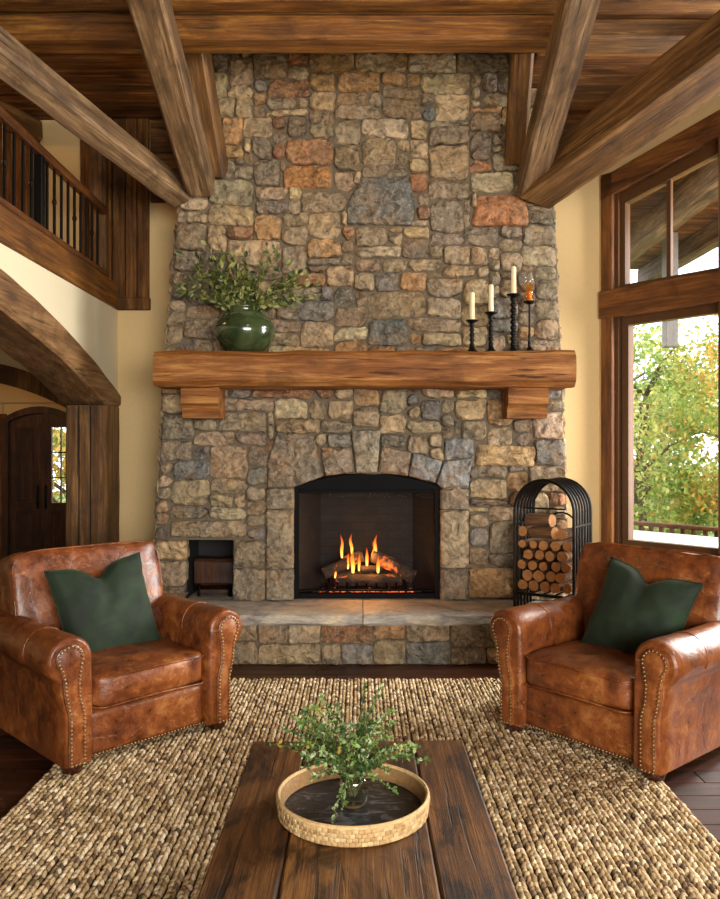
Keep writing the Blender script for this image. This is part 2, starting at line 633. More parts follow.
def add_leaf(mb, base, d, nrm, L, W, col, fold=.15):
    d = d.normalized()
    s = d.cross(nrm)
    if s.length < 1e-5:
        s = d.orthogonal()
    s.normalize()
    u = s.cross(d)
    f = u * L * fold * .5
    vs = [base, base + d * L * .28 + s * W * .40 + f, base + d * L * .66 + s * W * .46 + f, base + d * L - u * L * .08,
          base + d * L * .66 - s * W * .46 + f, base + d * L * .28 - s * W * .40 + f, base + d * L * .5]
    mb.add(vs, [(0, 6, 1), (1, 6, 2), (2, 6, 3), (3, 6, 4), (4, 6, 5), (5, 6, 0)], col)


def rv():
    while True:
        v = Vector((random.uniform(-1, 1), random.uniform(-1, 1), random.uniform(-1, 1)))
        if .05 < v.length < 1:
            return v.normalized()
# ================================================================ SETTING
XL, YB, ZC = -1.986, 6.4, 4.2          # left wall face, back wall face, ceiling height
XLO = XL - .29                          # hall side of the left wall

# floor: long dark boards running across, each its own tone
mb = MB()
y = -2.6
k = 0
while y < 10.6:
    x = -6.2 + random.uniform(-1.2, 0)
    while x < 5.2:
        L = random.uniform(1.0, 2.0)
        t = random.uniform(.65, 1.15)
        mb.box((x + .0015, y + .0015, -.03), (x + L - .0015, y + .13 - .0015, 0), (t, t * .97, t * .94, 1), bev=.002)
        x += L
    y += .13
mb.box((-7, -2.8, -.08), (6, 10.8, -.031), (.2, .18, .16, 1))
struct(mb, 'floor', W_FLOOR)

# back wall (room part, and the loft part that goes on to the left)
mb = MB()
mb.box((XLO, YB, 0), (1.97, YB + .2, 2.66))
mb.box((-6.2, YB, 2.66), (1.97, YB + .2, 4.8))
struct(mb, 'wall_back', PLASTER)

# left wall with its wide arched opening
R2 = 20.0


def zl(Y):
    return 2.38 - (Y - 2.8) ** 2 / R2


mb = MB()
N_ = 40
ys = [-.47 + (6.07 + .47) * i / N_ for i in range(N_ + 1)]
vs, fs = [], []
for Y in ys:
    for X in (XL, XLO):
        vs += [(X, Y, zl(Y) + .1), (X, Y, 2.64)]
for i in range(N_):
    a, b = i * 4, i * 4 + 4
    fs += [(a, a + 1, b + 1, b), (a + 2, b + 2, b + 3, a + 3), (a, b, b + 2, a + 2), (a + 1, a + 3, b + 3, b + 1)]
mb.add(vs, fs)
mb.box((XLO, 6.07, 1.9), (XL, YB, 2.64))
mb.box((XLO, -2.6, 0), (XL, -.47, 2.64))
struct(mb, 'wall_left', PLASTER2)

# arch timber round the opening: two long curved pieces that meet over the middle
def arch_piece(y0, y1, n=40):
    mb = MB()
    x0, x1 = XLO - .02, XL + .025
    vs, fs = [], []
    off = random.uniform(0, 9)
    for i in range(n + 1):
        Y = y0 + (y1 - y0) * i / n
        lo = max(zl(Y), 1.845) if Y > 6.0 else zl(Y)
        hi = zl(Y) + .225
        j = .008
        for (X, Z) in ((x0, lo), (x1 - .02, lo), (x1, lo + .02), (x1, (lo + hi) / 2), (x1, hi - .02), (x1 - .015, hi), (x0, hi)):
            q = (Y * 4, Z * 8, X * 8)
            vs.append((X + j * nz(q, 1, off), Y, Z + j * nz(q, 1, off + 4)))
    for i in range(n):
        for k in range(7):
            fs.append((i * 7 + k, i * 7 + (k + 1) % 7, (i + 1) * 7 + (k + 1) % 7, (i + 1) * 7 + k))
    fs += [tuple(range(7)), tuple(range(n * 7, n * 7 + 7))]
    mb.add(vs, fs)
    return mb


W_ARCH = wood('arch timber', C('#33200f'), C('#7a5632'), C('#b08a5c'), 'Y', .55, 12)
archT = empty('arch_beam', (XL, 2.8, 2.38))
tag(archT, 'big curved timber arch spanning the opening in the left wall', 'arch beam')
for (a, b) in ((2.805, 6.4), (-.8, 2.795)):
    arch_piece(a, b).build('curved_timber', W_ARCH, archT, 35)

pst = beam('timber_post', ((XL + XLO) / 2 + .0, 6.228, 0), ((XL + XLO) / 2, 6.228, 1.845), .325, .32, W_BEAM, jit=.004, cham=.012)
# boards on the post: seams
tag(pst, 'rough sawn square timber post carrying the arch end beside the entry', 'post')
mb = MB()
for X in (XL - .11, XL - .2):
    mb.box((X - .004, 6.064, .0), (X + .004, 6.075, 1.84))
o = mb.build('board_seam', flat('seam shadow gap', '#140c07', .9), pst)

# ceiling: flat boarded ceiling with a raised bay over the chimney
mb = MB()


def boards(mb, x0, x1, y0, y1, z, w=.135, th=.025, up=True):
    y = y0
    while y < y1 - .01:
        t = random.uniform(.65, 1.25)
        r = random.uniform(.9, 1.05)
        mb.box((x0, y + .002, z), (x1, min(y + w, y1) - .002, z + th), (t, t * r, t * r * .95, 1), bev=.006)
        y += w


boards(mb, -6.2, -1.22, -2.6, 6.4, ZC)
boards(mb, 1.22, 5.2, -2.6, 6.4, ZC)
boards(mb, -1.22, 1.22, -2.6, 4.95, ZC)
boards(mb, -1.24, 1.24, 4.9, 6.4, 4.78)
for s in (-1, 1):
    z = ZC
    while z < 4.78:
        t = random.uniform(.6, 1.1)
        mb.box((s * 1.22 - .012, 4.9, z + .002), (s * 1.22 + .012, 6.4, min(z + .135, 4.8) - .002), (t, t, t, 1), bev=.005)
        z += .135
mb.box((-1.22, 4.94, ZC), (1.22, 4.96, 4.8), (.8, .8, .8, 1))
mb.box((-6.3, -2.8, 4.82), (5.4, 6.7, 4.9), (.3, .3, .3, 1))
struct(mb, 'ceiling', W_BOARD)

# rear wall behind the camera, its opening made to pass the added fill
mb = MB()
mb.box((-6.2, -2.8, 0), (-.6, -2.6, 4.3))
mb.box((4.3, -2.8, 0), (4.7, -2.6, 4.3))
mb.box((-.6, -2.8, 0), (4.3, -2.6, .6))
mb.box((-.6, -2.8, 3.0), (4.3, -2.6, 4.3))
struct(mb, 'wall_rear', PLASTER)

# ---------------------------------------------------------------- window wall (angled)
d_ = Vector((.641, -.7675, 0)).normalized()
n_ = Vector((-d_.y, d_.x, 0))
MW = Matrix(((d_.x, n_.x, 0, 1.96), (d_.y, n_.y, 0, YB), (0, 0, 1, 0), (0, 0, 0, 1)))


def rake(s, z0=3.50, k=.24):      # raked line above the upper lights
    return z0 + k * (s - .265)


BAYS = [(.205, .962), (1.17, 1.87), (2.08, 2.78)]
S_END = 3.9
mb = MB()
mb.box((0, 0, 0), (S_END, .18, .66), M=MW)
mb.box((-.02, 0, .66), (.03, .18, 4.25), M=MW)
mb.box((2.93, 0, .66), (S_END, .18, 4.25), M=MW)
mpr = lambda a, b, y: MW @ Vector((a, y, b))
mb.prism([(.03, rake(.03) + .26), (2.93, min(4.2, rake(2.93) + .26)), (2.93, 4.25), (.03, 4.25)], 0, .18, mpr)
mb.box((4.46, -2.6, 0), (4.66, 3.45, 4.25))
struct(mb, 'wall_right', PLASTER)


def wbox(lo, hi, bev=.006):
    m = MB()
    m.box(lo, hi, M=None, bev=bev)
    return m


tn = 1


def trim(lo, hi, mat, bev=.006):
    global tn
    struct(wbox(lo, hi, bev), 'trim_%d' % tn, mat, M=MW)
    tn += 1


trim((.03, -.02, .74), (.135, .17, 3.74), W_TRIM_Z)
for a, b in ((BAYS[0][1], BAYS[1][0]), (BAYS[1][1], BAYS[2][0]), (2.78, 2.93)):
    trim((a + .03, -.02, .74), (b - .03 if b < 2.9 else b, .17, min(4.15, rake(a) + .1)), W_TRIM_Z)
trim((.02, -.035, 2.565), (2.95, .17, 2.79), W_TRIM_X)
trim((.02, -.05, .64), (2.95, .17, .70), W_TRIM_X)
# raked head
mh = MB()
mh.prism([(.03, rake(.03) + .09), (2.93, rake(2.93) + .09), (2.93, rake(2.93) + .27), (.03, rake(.03) + .27)], -.02, .17)
struct(mh, 'trim_%d' % tn, W_TRIM_X, M=MW)
tn += 1

wn = 1
for bi, (s0, s1) in enumerate(BAYS):
    lo_f, hi_f = (.135 if bi == 0 else s0 - .10), (s1 + .03)
    # upper raked light
    w = empty('window_%d' % wn, (0, 0, 0), M=MW @ Matrix.Translation((s0, .09, 2.79)))
    tag(w, kind='structure')
    wn += 1
    def fr(poly, name, y0, y1, mat):
        m = MB()
        m.prism(poly, y0, y1, lambda a, b, y: MW @ Vector((a, y, b)))
        return m.build(name, mat, w)
    f1, f2 = s0 - .065 if bi else .165, s0
    for (a, b, name, y0, y1) in ((lo_f, f1, 'frame', .02, .17), (f1, f2, 'sash', .055, .13)):
        fr([(a, 2.79), (b, 2.79), (b, rake(b) + .09), (a, rake(a) + .09)], name, y0, y1, W_SASH)
    fr([(s1, 2.79), (s1 + .035, 2.79), (s1 + .035, rake(s1) + .09), (s1, rake(s1) + .09)], 'sash', .055, .13, W_SASH)
    fr([(s0, 2.785), (s1, 2.785), (s1, 2.83), (s0, 2.83)], 'sash', .055, .13, W_SASH)
    fr([(s0, rake(s0)), (s1, rake(s1)), (s1, rake(s1) + .10), (s0, rake(s0) + .10)], 'sash', .055, .13, W_SASH)
    sm = s0 + (s1 - s0) * .475
    fr([(sm - .017, 2.79), (sm + .017, 2.79), (sm + .017, rake(sm) + .05), (sm - .017, rake(sm) + .05)], 'mullion', .075, .11, W_SASH)
    fr([(s0 - .01, 2.80), (s1 + .01, 2.80), (s1 + .01, rake(s1) + .02), (s0 - .01, rake(s0) + .02)], 'pane', .088, .094, GLASS)
    # lower picture light
    w = empty('window_%d' % wn, (0, 0, 0), M=MW @ Matrix.Translation((s0, .09, .74)))
    tag(w, kind='structure')
    wn += 1
    fr([(lo_f, .70), (f1, .70), (f1, 2.565), (lo_f, 2.565)], 'frame', .02, .17, W_SASH)
    fr([(f1 + .012, .70), (f2 + .03, .70), (f2 + .03, 2.565), (f1 + .012, 2.565)], 'sash', .055, .13, W_SASH)
    fr([(s1, .70), (s1 + .035, .70), (s1 + .035, 2.565), (s1, 2.565)], 'sash', .055, .13, W_SASH)
    fr([(s0 + .03, .70), (s1, .70), (s1, .775), (s0 + .03, .775)], 'sash', .05, .13, W_SASH)
    fr([(s0 + .03, 2.50), (s1, 2.50), (s1, 2.565), (s0 + .03, 2.565)], 'sash', .055, .13, W_SASH)
    fr([(s0 + .02, .76), (s1 + .01, .76), (s1 + .01, 2.515), (s0 + .02, 2.515)], 'pane', .088, .094, GLASS)
    if bi == 0:
        m = MB()
        m.box((.40, .022, .715), (.52, .05, .735), M=MW, bev=.005)
        m.tube([MW @ Vector((.44, .03, .73)), MW @ Vector((.48, .0, .745)), MW @ Vector((.55, -.005, .735))], .006)
        m.build('crank_handle', IRON, w)

# dark boards high on the back wall, on both sides of the chimney
for (x0, x1, zb) in ((-1.715, -1.2, 3.52), (1.3, 1.955, 3.75)):
    mb = MB()
    z = zb
    while z < 4.2:
        t = random.uniform(.55, .9)
        mb.box((x0, YB - .03, z + .002), (x1, YB, min(z + .135, 4.2) - .002), (t, t, t, 1), bev=.005)
        z += .135
    struct(mb, 'trim_%d' % tn, W_BOARD)
    tn += 1

# baseboards
struct(wbox((XL, YB - .018, 0), (-1.5, YB, .14)), 'baseboard_back', W_TRIM_X)

# ---------------------------------------------------------------- loft over the entry
mb = MB()
mb.box((-6.2, -2.6, 2.64), (XL - .16, YB, 2.86))
struct(mb, 'floor_loft', PLASTER)
mb = MB()
mb.box((-6.4, -2.6, 0), (-6.2, 10.7, 4.8))
struct(mb, 'wall_far_left', PLASTER)

o = beam('loft_beam', (-2.06, 6.39, 2.75), (-2.06, -1.5, 2.75), .16, .235, W_WARM, jit=.004)
tag(o, 'long warm brown timber fascia beam under the loft railing', 'beam')

# boards on the back wall beside the loft
mb = MB()
bx = [-2.285, -2.16, -2.02, -1.915, -1.82, -1.722]
for i in range(5):
    t = random.uniform(.75, 1.2)
    dy = .0 if i != 1 else .03
    mb.box((bx[i] + .003, YB - .04 - dy, 2.66 if i > 1 else 2.86), (bx[i + 1] - .003, YB, 4.2), (t, t, t, 1), bev=.004)
mb.box((-1.985, YB - .055, 2.64), (-1.715, YB, 2.74), (.9, .9, .9, 1), bev=.006)
struct(mb, 'trim_%d' % tn, W_VERT)
tn += 1
mb = MB()
x = -3.6
while x < -2.72:
    t = random.uniform(.8, 1.25)
    mb.box((x + .003, YB - .04, 2.86), (x + .137, YB, 4.2), (t, t, t, 1), bev=.004)
    x += .14
struct(mb, 'trim_%d' % tn, W_VERT)
tn += 1
o = beam('loft_post', (-2.10, 6.28, 2.86), (-2.10, 6.28, 4.19), .13, .13, W_BEAM)
tag(o, 'dark timber post at the corner end of the loft railing', 'post')

rl = empty('loft_railing', (-2.04, 5.98, 2.868))
tag(rl, 'dark wood loft railing with thin black iron balusters', 'railing')
beam('handrail', (-2.04, 6.2, 3.40), (-2.04, 1.2, 3.40), .075, .06, W_RAIL, rl, jit=.001, cham=.015)
beam('bottom_rail', (-2.04, 6.2, 2.895), (-2.04, 1.2, 2.895), .07, .045, W_RAIL, rl, jit=.001, cham=.008)
Y = 6.06
i = 0
while Y > 1.3:
    m = MB()
    if i and i % 9 == 0:
        m.box((-2.068, Y - .028, 2.868), (-2.012, Y + .028, 3.372), bev=.005)
        m.build('newel', IRON, rl)
    else:
        m.box((-2.0485, Y - .0085, 2.91), (-2.0315, Y + .0085, 3.372), bev=.002)
        if i % 3 == 1:
            m.lathe([(.009, -.02), (.016, -.008), (.016, .008), (.009, .02)], 10, (-2.04, Y, 3.15))
        m.build('baluster', IRON, rl)
    Y -= .122
    i += 1

# ---------------------------------------------------------------- entry hall behind the arch
mb = MB()
YD = 10.5
mb.box((-6.2, YD, 2.12), (XLO - .1, YD + .2, 2.64))
zq = lambda x: 2.08 - .17 * ((x + 4.30) / .5) ** 2 - .02
mb.prism([(-4.81 + 1.02 * i / 16, zq(-4.81 + 1.02 * i / 16)) for i in range(17)] + [(-3.79, 2.13), (-4.81, 2.13)], YD, YD + .2)
mb.box((-6.2, YD, 0), (-4.80, YD + .2, 2.13))
mb.box((-3.80, YD, 0), (XLO - .1, YD + .2, 2.13))
mb.box((XLO - .1, YB, 0), (XLO + .1, YD + .2, 2.64))
mb.box((-6.2, YB, 2.62), (XLO, YD + .2, 2.7))
struct(mb, 'wall_hall', PLASTER)

# inner arch across the hall
def zh(x):
    return 2.235 - (x + 4.2) ** 2 / 4.6


mb = MB()
n = 30
poly = [(-6.2 + (3.9) * i / n, max(1.0, zh(-6.2 + 3.9 * i / n)) + .12) for i in range(n + 1)]
mb.prism(poly + [(-2.3, 2.63), (-6.2, 2.63)], 8.03, 8.17)
struct(mb, 'wall_inner', PLASTER)
mb = MB()
lo = [(-6.1 + 3.75 * i / n, max(1.0, zh(-6.1 + 3.75 * i / n))) for i in range(n + 1)]
hi = [(a, b + .2) for a, b in lo]
mb.prism(lo + hi[::-1], 7.98, 8.22)
o = mb.build('hall_arch_beam', W_VERT)
tag(o, 'shadowed dark timber arch inside the entry hall behind the big arch', 'arch beam')

# arched double entry door
dr = empty('door_1', (-4.30, YD, 0))
tag(dr, kind='structure')


def za(x, top=2.08, hw=.5, rise=.17):
    return top - rise * ((x + 4.30) / hw) ** 2


mb = MB()
n = 16
outer = [(-4.80 + 1.0 * i / n, za(-4.80 + 1.0 * i / n)) for i in range(n + 1)]
inner = [(-4.72 + .84 * i / n, za(-4.72 + .84 * i / n) - .09) for i in range(n + 1)]
mb.prism([(-4.80, 0)] + outer + [(-3.80, 0), (-3.88, 0)] + inner[::-1] + [(-4.72, 0)], YD - .05, YD + .12)
mb.build('door_frame', W_DOOR, dr)
for side in (0, 1):
    x0, x1 = (-4.715, -4.303) if side == 0 else (-4.297, -3.885)
    mb = MB()
    st = .075
    T0, T1 = za(x0) - .1, za(x1) - .1
    mb.box((x0, YD + .02, 0), (x0 + st * (1 if side == 0 else 1.8), YD + .07, min(T0, T1)), bev=.004)
    mb.box((x1 - st * 1.0, YD + .02, 0), (x1, YD + .07, min(T0, T1)), bev=.004)
    for (z0, z1) in ((0, .14), (.66, .78), (1.80, 1.99 if side else 1.96)):
        mb.box((x0 + st, YD + .022, z0), (x1 - st, YD + .068, z1), bev=.004)
    top = [(x0 + (x1 - x0) * i / 8, za(x0 + (x1 - x0) * i / 8) - .08) for i in range(9)]
    mb.prism([(x0, 1.80)] + top + [(x1, 1.80)], YD + .025, YD + .065)
    lf = mb.build('door_leaf', W_DOOR, dr)
    m = MB()
    zs = ((.14, .66),) if side else ((.14, .66), (.78, 1.80))
    for (z0, z1) in zs:
        m.box((x0 + st, YD + .035, z0), (x1 - st, YD + .05, z1))
        m.box((x0 + st + .03, YD + .024, z0 + .03), (x1 - st - .03, YD + .05, z1 - .03), bev=.012)
    m.build('door_panel', W_DOOR, lf)
    if side:
        m = MB()
        m.box((x0 + .13, YD + .042, .77), (x1 - st + .005, YD + .048, 1.81))
        m.build('door_pane', GLASS, lf)
        m = MB()
        xc = x0 + .13 + (x1 - st - x0 - .13) * .62
        m.box((xc - .008, YD + .03, .78), (xc + .008, YD + .06, 1.80))
        for z in (1.12, 1.46):
            m.box((x0 + .13, YD + .03, z - .008), (x1 - st, YD + .06, z + .008))
        m.build('muntin', IRON, lf)
    m = MB()
    hx = x1 - .04 if side == 0 else x0 + .06
    m.box((hx - .018, YD + .005, .70), (hx + .018, YD + .022, 1.02), bev=.005)
    m.tube([(hx, YD + .01, .74), (hx, YD - .04, .78), (hx, YD - .04, .9), (hx, YD + .01, .94)], .009)
    m.build('door_handle', IRON, lf)

# dark boarded wall left of the entry door
mb = MB()
x = -6.1
while x < -4.83:
    t = random.uniform(.7, 1.1)
    mb.box((x + .003, YD - .03, 0), (x + .147, YD, 1.98), (t, t, t, 1), bev=.004)
    x += .15
struct(mb, 'trim_%d' % tn, W_VERT)
tn += 1

# ---------------------------------------------------------------- roof timbers
def B(name, p0, p1, w, h, mat, label, roll=0.0, cat='beam', **k):
    o = beam(name, p0, p1, w, h, mat, roll=roll, **k)
    tag(o, label, cat)
    return o


B('cross_beam', (-6.1, 4.9, 4.11), (1.22, 4.9, 4.11), .2, .16, W_WARM, 'level warm lit cross beam in front of the chimney top')
B('ridge_beam', (1.24, 4.98, 4.14), (5.0, 4.98, 4.14), .2, .14, W_BEAM, 'short dark cross beam under the boards above the window wall')
B('hip_rafter', at(199, 180, 5.70) + Vector((0, .06, -.02)), at(138, -40, 4.05), .2, .2, W_GREY, 'sloping weathered rafter leaning on the chimney above the potted branches')
B('hip_rafter', at(532, 180, 5.70) + Vector((0, .06, -.02)), at(590, -40, 4.05), .19, .2, W_GREY, 'sloping weathered rafter leaning on the chimney above the candlesticks')
B('trimmer_rafter', at(217, 172, 5.82), at(193, 30, 5.2), .15, .2, W_BEAM, 'short brown rafter behind the weathered rafter above the potted branches')
B('trimmer_rafter', at(515, 158, 5.82), at(522, 48, 5.25), .15, .2, W_BEAM, 'short dark rafter behind the weathered rafter above the candlesticks')
a, b = at(178, 193, 5.82), at(-4, 50, 4.0)
B('purlin', a, a + (b - a) * 1.9, .16, .19, W_GREY, 'long weathered purlin running from the chimney over the loft railing', roll=.35)
a, b = at(536, 187, 5.82), at(722, 52, 4.4)
B('purlin', a, a + (b - a) * 1.7, .30, .28, W_BEAM, 'massive brown purlin running from the chimney over the window wall', roll=-.2)
B('ceiling_beam', at(-24, 102, 5.6), at(33, 131, 6.3), .16, .16, W_BEAM, 'dark timber stub under the ceiling above the loft railing')
# ================================================================ FIREPLACE
YC = 5.87
ZH = .37
fp = empty('fireplace', (0, YC, 0))
tag(fp, 'tall rubble stone chimney breast with arched fireplace and raised flagstone hearth', 'fireplace')


def xz(px, py, Y=YC):
    p = at(px, py, Y)
    return (p.x, p.z)


def Lz(z):
    t = [(.37, -1.56), (2.17, -1.467), (3.41, -1.355), (4.78, -1.24)]
    return float(np.interp(z, [a for a, _ in t], [b for _, b in t]))


def Rz(z):
    t = [(.37, 1.575), (2.17, 1.51), (3.3, 1.453), (4.78, 1.38)]
    return float(np.interp(z, [a for a, _ in t], [b for _, b in t]))


def warp(x, z):
    q = Vector((x * 2.1, z * 2.1, 3.3))
    x2 = x + .03 * noise.noise(q) + .010 * noise.noise(q * 3.1)
    z2 = z + .026 * noise.noise(q + Vector((9, 4, 1))) + .012 * noise.noise(q * 3.3 + Vector((2, 2, 2)))
    # keep openings straight
    if -1.45 < x < -.85 and z < 1.0:
        x2, z2 = x, z
    if x2 < -.8:
        x2 = -.8 + (x2 + .8) * (Lz(z) + .8) / (-1.56 + .8)
    if x2 > .85:
        x2 = .85 + (x2 - .85) * (Rz(z) - .85) / (1.575 - .85)
    return max(Lz(z), min(Rz(z), x2)), z2


PAL = [('#91826c', 20), ('#a08d71', 19), ('#7f7363', 15), ('#b09a78', 15), ('#a78258', 10), ('#94684a', 5),
       ('#6a635a', 9), ('#74736f', 5), ('#b9a88c', 9), ('#847059', 9), ('#62676a', 2)]
PALC = [C(a) for a, _ in PAL]
PALW = [b for _, b in PAL]


def stone_col():
    c = random.choices(PALC, PALW)[0]
    k = random.uniform(.82, 1.15)
    return tuple(min(1, v * k * random.uniform(.95, 1.05)) for v in c[:3]) + (1,)


def make_stone(mb, poly, mapf, proud=.04, col=None, back=-.06, jit=.006, rnd=2, rough=.038, gap=.0042, sp=.03):
    cx = sum(p[0] for p in poly) / len(poly)
    cy = sum(p[1] for p in poly) / len(poly)
    hx = max(abs(p[0] - cx) for p in poly)
    hy = max(abs(p[1] - cy) for p in poly)
    poly = [(cx + (x - cx) * (1 - gap / hx), cy + (y - cy) * (1 - gap / hy)) for x, y in poly]
    pts = []
    off = random.uniform(0, 90)
    for i in range(len(poly)):
        a, b = poly[i], poly[(i + 1) % len(poly)]
        L = math.hypot(b[0] - a[0], b[1] - a[1])
        k = max(2, int(L / sp))
        for j in range(k):
            t = j / k
            pts.append((a[0] + (b[0] - a[0]) * t + random.uniform(-jit, jit), a[1] + (b[1] - a[1]) * t + random.uniform(-jit, jit)))
    for _ in range(rnd):
        q = []
        for i in range(len(pts)):
            a, b = pts[i], pts[(i + 1) % len(pts)]
            if _ == 0:
                q.append(((a[0] + b[0]) / 2, (a[1] + b[1]) / 2))
            else:
                q.append((a[0] * .75 + b[0] * .25, a[1] * .75 + b[1] * .25))
                q.append((a[0] * .25 + b[0] * .75, a[1] * .25 + b[1] * .75))
        pts = q
    n = len(pts)
    hmin = min(hx, hy)
    rings = [(0, back), (0, proud * .5), (min(.004, hmin * .1), proud * .8), (min(.012, hmin * .22), proud * .98),
             (min(.036, hmin * .5), proud * 1.05), (hmin * .75, proud * 1.1)]
    vs, fs = [], []
    for ri, (ins, d) in enumerate(rings):
        kx, ky = 1 - ins / hx, 1 - ins / hy
        for (x, y) in pts:
            X, Y = cx + (x - cx) * kx, cy + (y - cy) * ky
            dd = d
            if ri >= 2:
                dd += rough * .55 * noise.noise(Vector((X * 9, Y * 9, off))) + rough * .45 * noise.noise(Vector((X * 24, Y * 24, off)))
            vs.append(mapf(X, Y, dd))
    vs.append(mapf(cx, cy, proud * 1.1 + rough * .5 * noise.noise(Vector((cx * 9, cy * 9, off)))))
    for r in range(len(rings) - 1):
        for i in range(n):
            fs.append((r * n + i, r * n + (i + 1) % n, (r + 1) * n + (i + 1) % n, (r + 1) * n + i))
    r = len(rings) - 1
    for i in range(n):
        fs.append((r * n + i, r * n + (i + 1) % n, (r + 1) * n))
    mb.add(vs, fs, col or stone_col())


front = lambda x, z, d: (x, YC - d, z)

# --- special cut stones round the fire
OX0, OX1 = -.497, .602
ZS, ZA = 1.218, 1.316
XM = (OX0 + OX1) / 2


def arc(x):
    return ZS + (ZA - ZS) * (1 - ((x - XM) / ((OX1 - OX0) / 2)) ** 2)


GR = lambda h: C(h)
jambs = []
for (a, b, zz) in ((-.705, OX0, ((.37, .606), (.606, 1.05), (1.05, 1.212))), (OX1, .815, ((.37, .61), (.61, 1.045), (1.045, 1.205)))):
    for (z0, z1) in zz:
        jambs.append([(a, z0), (b, z0), (b, z1), (a, z1)])
jc = ['#7f7666', '#91836c', '#857b6c', '#7d7264', '#a5947a', '#82776a']
vous = [
    [xz(268, 488), xz(294, 487), xz(324, 476), xz(314, 434), xz(278, 432), xz(268, 462)],
    [xz(325, 476), xz(355, 472), xz(352, 446), xz(321, 452)],
    [xz(356, 473), xz(377, 473), xz(381, 430), xz(351, 430)],
    [xz(378, 472), xz(408, 476), xz(411, 452), xz(381, 446)],
    [xz(408, 476), xz(435, 483), xz(442, 461), xz(412, 452)],
    [xz(436, 483), xz(441, 488), xz(468, 488), xz(472, 458), xz(443, 461)],
]
vc = ['#777065', '#86796a', '#9a917f', '#8d7d6c', '#7b7f83', '#7d8489']
lintel = [xz(171, 537.5), xz(247, 537.5), xz(247, 520), xz(171, 520)]
big = [([xz(346, 226), xz(412, 227), xz(416, 212), xz(410, 179), xz(360, 178), xz(347, 205)], '#5f6160'),
       ([xz(470, 228), xz(528, 228), xz(526, 200), xz(512, 195), xz(476, 197)], '#a06a44'),
       ([xz(442, 462), xz(474, 457), xz(473, 438), xz(444, 437)], '#7d8084'),
       ([xz(283, 190), xz(333, 190), xz(333, 166), xz(284, 167)], '#a8733f'),
       ([xz(474, 466), xz(534, 467), xz(536, 446), xz(476, 444)], '#b39365')]


def inside(p, poly):
    x, y = p
    r = False
    j = len(poly) - 1
    for i in range(len(poly)):
        xi, yi = poly[i]
        xj, yj = poly[j]
        if (yi > y) != (yj > y) and x < (xj - xi) * (y - yi) / (yj - yi) + xi:
            r = not r
        j = i
    return r


NXC, NZC = 62, 88
X0g, X1g, Z0g, Z1g = -1.56, 1.575, ZH, 4.78
cw, chh = (X1g - X0g) / NXC, (Z1g - Z0g) / NZC
NI0, NI1 = round((-1.302 - X0g) / cw), round((-.956 - X0g) / cw)
NK1 = round((.83 - Z0g) / chh)
NX0, NX1, NZT = X0g + NI0 * cw, X0g + NI1 * cw, Z0g + NK1 * chh
cell = np.zeros((NXC, NZC), dtype=int)      # 1 = no rubble, 2 = open
for i in range(NXC):
    for k in range(NZC):
        x, z = X0g + (i + .5) * cw, Z0g + (k + .5) * chh
        if NI0 <= i < NI1 and k < NK1:
            cell[i, k] = 2
            continue
        if any(OX0 < x + u * cw * .5 < OX1 and z + w_ * chh * .5 < arc(x + u * cw * .5) for u in (-1, 1) for w_ in (-1, 1)) and (OX0 < x < OX1 or z < 1.2):
            cell[i, k] = 2
            continue
        xw, zw = warp(x, z)
        for pl in jambs + vous + [lintel] + [b[0] for b in big]:
            if inside((xw, zw), pl):
                cell[i, k] = 1
mb = MB()
for i in range(NXC):
    for k in range(NZC):
        if cell[i, k] != 2:
            q = [warp(X0g + (i + a) * cw, Z0g + (k + b) * chh) for a, b in ((0, 0), (1, 0), (1, 1), (0, 1))]
            mb.add([(p[0], YC - .008, p[1]) for p in q], [(0, 1, 2, 3)])
for s in (0, 1):
    E = (Lz, Rz)[s]
    zz = [ZH, 2.17, 3.35, 4.78]
    vs = []
    for z in zz:
        vs += [(E(z), YC, z), (E(z), YB, z)]
    mb.add(vs, [(2 * i, 2 * i + 1, 2 * i + 3, 2 * i + 2) for i in range(3)])
mb.box((-1.56, YC + .06, 0), (1.575, YB, ZH - .01))
mb.build('mortar', MORTAR, fp)

sw = MB()
used = cell > 0
for k in range(NZC):
    for i in range(NXC):
        if used[i, k]:
            continue
        w = random.choices([2, 3, 4, 5, 6, 7, 8, 9, 10], [4, 7, 13, 19, 21, 16, 11, 6, 3])[0]
        h = random.choices([1, 2, 3, 4, 5], [7, 33, 36, 18, 4])[0]
        if h == 1:
            w = min(w, 6)
        if h >= 4:
            w = max(3, w)
        ww = 0
        while ww < w and i + ww < NXC and not used[i + ww, k]:
            ww += 1
        # avoid leaving a one-cell sliver
        if i + ww + 1 <= NXC - 1 and not used[i + ww, k] and (used[i + ww + 1, k] if i + ww + 1 < NXC else True):
            ww += 1
        if i + ww == NXC - 1 and not used[NXC - 1, k]:
            ww += 1
        h = min(h, ww) if ww > 1 else min(h, 2)
        hh = 1
        while hh < h and k + hh < NZC and not used[i:i + ww, k + hh].any():
            hh += 1
        if ww == 1:
            hh = min(hh, 3)
        used[i:i + ww, k:k + hh] = True
        x0, x1, z0, z1 = X0g + i * cw, X0g + (i + ww) * cw, Z0g + k * chh, Z0g + (k + hh) * chh
        # irregular quad with sometimes cut corners
        pl = [(x0, z0), (x1, z0), (x1, z1), (x0, z1)]
        cut = []
        for j, (x, z) in enumerate(pl):
            if random.random() < .38 and ww > 1 and hh > 1:
                sx = 1 if x == x0 else -1
                sz = 1 if z == z0 else -1
                a, b = random.uniform(.02, .06), random.uniform(.015, .05)
                p1, p2 = (x + sx * a, z), (x, z + sz * b)
                cut += [p2, p1] if j in (0, 2) else [p1, p2]
            else:
                cut.append((x, z))
        pl = [warp(*p) for p in cut]
        col = stone_col()
        make_stone(sw, pl, front, random.uniform(.024, .068), col, jit=.009, rnd=random.choice([1, 1, 1, 2]))
